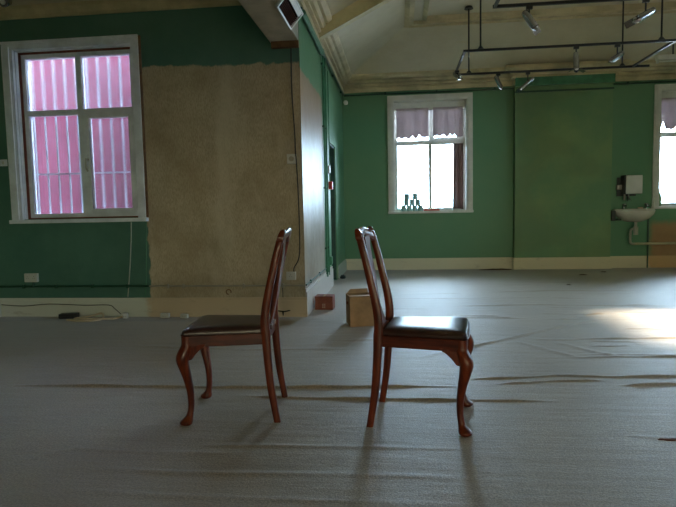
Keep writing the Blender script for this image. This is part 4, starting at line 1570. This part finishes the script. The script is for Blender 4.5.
# ------------------------------------------------------------------ tins and bits on the middle sill
SZ = 1.06
def tin(x, z, label, r_=0.047, h_=0.105, y=YB+0.03):
    e = empty('tin', (x, y, z))
    tag(e, label, 'tin', 'teal tins stacked on the far sill')
    tube('can_body', [(0, 0, 0), (0, 0, h_*0.86)], r_, M_teal, e, 16)
    tube('lid', [(0, 0, h_*0.86), (0, 0, h_)], r_*1.06, M_teal_lid, e, 16)


order = ['leftmost', 'second from the left', 'third from the left', 'rightmost']
for i, x in enumerate((0.105, 0.205, 0.305, 0.405)):
    tin(x, SZ, 'teal tin, %s in the bottom row on the far sill' % order[i])
for (x, n) in ((0.155, 'left'), (0.258, 'middle'), (0.360, 'right')):
    tin(x, SZ+0.105, 'teal tin, %s one of the second row on the far sill' % n)
for (x, n) in ((0.165, 'left'), (0.312, 'right')):
    tin(x, SZ+0.21, 'teal tin on the %s top of the stack on the far sill' % n)

bm = new_bm()
add_box(bm, 0.46, 0.74, YB-0.035, YB+0.06, SZ, SZ+0.008)
add_box(bm, 0.46, 0.74, YB-0.035, YB-0.028, SZ+0.008, SZ+0.03)
add_box(bm, 0.46, 0.74, YB+0.053, YB+0.06, SZ+0.008, SZ+0.03)
add_box(bm, 0.46, 0.467, YB-0.028, YB+0.053, SZ+0.008, SZ+0.03)
add_box(bm, 0.733, 0.74, YB-0.028, YB+0.053, SZ+0.008, SZ+0.03)
tag(finish('tray', bm, M_red, None), 'shallow red tray on the far sill beside the tins', 'tray')
def rag(x, y, w_, label, m, h_=0.05, seed=1):
    rnd = random.Random(seed)
    bm_ = new_bm()
    rings = []
    for z, f in ((0, 1), (h_*0.5, 0.95), (h_*0.85, 0.7), (h_, 0.3)):
        rings.append([(x+w_*f*math.cos(t)*(0.8+0.4*rnd.random()), y+0.05*f*math.sin(t)*(0.8+0.4*rnd.random()), SZ+z*(0.8+0.3*rnd.random())) for t in [2*PI*i/12 for i in range(12)]])
    rings[0] = [(p[0], p[1], SZ) for p in rings[0]]
    add_rings(bm_, rings)
    tag(finish('cloth', bm_, m, None, smooth=True), label, 'cloth')


rag(0.62, YB+0.135, 0.10, 'crumpled beige cloth behind the red tray on the far sill', M_cable_beige, 0.05, 4)
rag(0.86, YB+0.03, 0.09, 'crumpled white cloth on the far sill near the curtain', M_white_plastic, 0.055, 2)
rag(1.06, YB+0.02, 0.10, 'flat white rag under the curtain on the far sill', M_white_plastic, 0.03, 6)

# ------------------------------------------------------------------ track lighting
def track_frame(name, x0, x1, y0, y1, z, rods, label, over=0.0):
    r = empty(name, ((x0+x1)/2, (y0+y1)/2, z))
    tag(r, label, 'track light')
    cx, cy = (x0+x1)/2, (y0+y1)/2
    t, h = 0.013, 0.014
    box('track', x0-cx-0.02, x1-cx+over, y0-cy-t, y0-cy+t, -h, h, M_black_metal, r)
    box('track', x0-cx-0.02, x1-cx+over, y1-cy-t, y1-cy+t, -h, h, M_black_metal, r)
    box('track', x0-cx-t, x0-cx+t, y0-cy+t, y1-cy-t, -h, h, M_black_metal, r)
    box('track', x1-cx-t, x1-cx+t, y0-cy+t, y1-cy-t, -h, h, M_black_metal, r)
    for x, y in rods:
        rod = tube('rod', [(x-cx, y-cy, h), (x-cx, y-cy, ZF-z-0.005)], 0.011, M_black_metal, r)
        tube('ceiling_rose', [(x-cx, y-cy, ZF-z-0.035), (x-cx, y-cy, ZF-z-0.005), ], [0.065, 0.05], M_black_metal, rod, 16)
        tube('joint', [(x-cx, y-cy, h-0.004), (x-cx, y-cy, h+0.035)], [0.045, 0.016], M_black_metal, rod, 12)
    return r


ZK = 3.03
track_frame('lighting_track', 0.846, 3.30, 7.07, 8.27, ZK, [(1.046, 8.27), (1.036, 7.07), (3.16, 8.27), (3.14, 7.07)],
            'rectangular black lighting track hung near the far wall', 0.22)
track_frame('lighting_track', 0.955, 3.40, 4.36, 5.59, ZK, [(1.12, 4.36), (3.2, 4.36), (3.2, 5.59)],
            'nearer black lighting track partly out of view at the top')


def spotlight(x, y, z, d, label, L=0.17, rad=0.033, stem=0.07, petals=False, side=(0, 0, 0)):
    """hangs at (x,y,z) under the track; d = direction the lamp points"""
    r = empty('track_spotlight', (x, y, z))
    tag(r, label, 'spotlight', 'chrome spotlights on the tracks')
    box('adaptor', -0.03, 0.03, -0.016, 0.016, -0.03, 0.0, M_black_metal, r, bevel=0.003)
    tube('stem', [(0, 0, -0.03), (0, 0, -stem)], 0.009, M_black_metal, r)
    d = Vector(d).normalized()
    c = Vector((0, 0, -stem-0.02))
    a = c-d*L*0.45
    b_ = c+d*L*0.55
    bm_ = new_bm()
    pts = [a, a+d*0.008, a+d*L*0.25, a+d*L*0.85, b_, b_-d*0.004, b_-d*0.05]
    add_tube(bm_, pts, [rad*0.72, rad*0.9, rad, rad, rad*1.04, rad*0.9, rad*0.85], 16)
    can = finish('can', bm_, M_chrome, r, smooth='auto')
    bm_ = new_bm()
    add_tube(bm_, [b_-d*0.045, b_-d*0.02, b_-d*0.004, b_+d*0.006], [rad*0.5, rad*0.74, rad*0.78, rad*0.4], 14)
    finish('bulb', bm_, M_bulb, can, smooth='auto')
    if petals:
        # glass barn-door rim around the mouth
        u = d.cross(Vector((0, 0, 1))).normalized()
        v = d.cross(u)
        for sgn, ax in ((1, u), (-1, u)):
            bm_ = new_bm()
            p0 = b_-d*0.01
            q = [p0+ax*sgn*rad*0.8+v*rad*0.9, p0+ax*sgn*rad*0.8-v*rad*0.9, p0+ax*sgn*rad*3.0+d*0.035-v*rad*0.9, p0+ax*sgn*rad*3.0+d*0.035+v*rad*0.9]
            nn = d*0.004
            vs = [bm_.verts.new(k_) for k_ in q]+[bm_.verts.new(k_+nn) for k_ in q]
            for f in ((3, 2, 1, 0), (4, 5, 6, 7), (0, 1, 5, 4), (1, 2, 6, 5), (2, 3, 7, 6), (3, 0, 4, 7)):
                bm_.faces.new([vs[i] for i in f])
            finish('reflector_wing', bm_, M_chrome, can)
    return r


ZS = ZK-0.0145
spotlight(0.846, 7.97, ZS, (0.25, -0.85, -0.55), 'chrome spotlight lying along the left bar of the far track', 0.22, 0.036, 0.05)
spotlight(1.46, 8.27, ZS, (0.35, -0.1, -0.8), 'chrome spotlight tilted right under the far bar, left of the chimney breast edge', 0.20, 0.032, 0.09)
spotlight(1.875, 8.27, ZS, (-0.75, -0.1, -0.6), 'dull spotlight tilted left in front of the chimney breast corner', 0.24, 0.028, 0.13, True)
spotlight(2.168, 7.07, ZS, (0.02, -0.1, -1), 'chrome spotlight pointing straight down with clear wings under the front bar', 0.21, 0.034, 0.14, True)
spotlight(2.643, 7.07, ZS, (-0.75, -0.35, -0.5), 'dark chrome spotlight tilted left at the right of the front bar', 0.21, 0.034, 0.12)
spotlight(1.276, 5.59, ZS, (0.42, -0.15, -0.72), 'chrome spotlight with wide wings hanging from the nearer track', 0.20, 0.036, 0.10, True)
spotlight(2.336, 5.59, ZS, (-0.8, -0.2, -0.45), 'chrome spotlight tilted left at the top right on the nearer track', 0.22, 0.036, 0.12, True)

# spotlight fixed to the ceiling of the bay, top left corner
r = empty('ceiling_spotlight', (-3.74, 5.08, 3.30))
tag(r, 'chrome spotlight on the bay ceiling at the top left corner', 'spotlight')
tube('base', [(0, 0, 0), (0, 0, -0.03)], 0.05, M_black_metal, r, 16)
tube('stem', [(0, 0, -0.03), (0, 0, -0.10)], 0.010, M_black_metal, r)
bm = new_bm()
add_tube(bm, [(-0.02, 0.06, -0.09), (0.0, 0.02, -0.11), (0.02, -0.06, -0.15), (0.025, -0.075, -0.157)], [0.03, 0.045, 0.05, 0.042], 16)
can = finish('can', bm, M_chrome, r, smooth='auto')
tube('bulb', [(0.02, -0.06, -0.15), (0.027, -0.085, -0.162)], [0.035, 0.02], M_bulb, can, 14)

# strip light on the slope above the far right window
r = empty('strip_light', (4.85, 9.50, 3.50))
tag(r, 'white fluorescent strip light on the sloping ceiling at the right', 'strip light')
box('batten', -0.70, 0.70, -0.04, 0.04, -0.10, -0.03, M_white_plastic, r, bevel=0.005)
tube('lamp_tube', [(-0.66, 0, -0.125), (0.66, 0, -0.125)], 0.014, M_bulb, r, 10)
for s in (-1, 1):
    box('end_cap', s*0.68-0.015, s*0.68+0.015, -0.025, 0.025, -0.15, -0.10, M_white_plastic, r)
    tube('hanger', [(s*0.45, 0, -0.03), (s*0.45, 0, 0.14)], 0.012, M_dark_part, r)

# ------------------------------------------------------------------ litter on the carpet
def scrap(x, y, rx, ry, h, seed, label, m=M_scrap, cat='scrap', rz=0.0):
    rnd = random.Random(seed)
    bm_ = new_bm()
    rings = []
    for z, f in ((0.0, 1.0), (h*0.6, 0.85), (h, 0.4)):
        ring = []
        for i in range(12):
            t = 2*PI*i/12
            k_ = 0.7+0.5*rnd.random()
            px, py = rx*f*k_*math.cos(t), ry*f*k_*math.sin(t)
            ring.append((x+px*math.cos(rz)-py*math.sin(rz), y+px*math.sin(rz)+py*math.cos(rz), z*(0.7+0.5*rnd.random())))
        rings.append(ring)
    add_rings(bm_, rings)
    o = finish('litter_scrap', bm_, m, None, smooth=True)
    tag(o, label, cat, 'scraps on the carpet')


scrap(1.72, 9.80, 0.30, 0.05, 0.02, 3, 'flat brown scrap at the foot of the chimney breast')
scrap(1.27, 2.63, 0.09, 0.022, 0.006, 5, 'rust brown smear of debris on the carpet at the right', mat('rust_scrap', (0.16, 0.06, 0.03), 0.9))
scrap(2.90, 8.98, 0.07, 0.03, 0.012, 6, 'small dark scrap on the carpet in front of the chimney breast')
scrap(2.35, 7.85, 0.035, 0.02, 0.010, 7, 'tiny dark crumb on the open carpet')
scrap(3.35, 9.35, 0.06, 0.03, 0.012, 8, 'dark scrap near the skirting below the wash basin')
scrap(-0.90, 8.80, 0.05, 0.10, 0.05, 9, 'dark lump on the floor by the recessed door', M_dark_part)
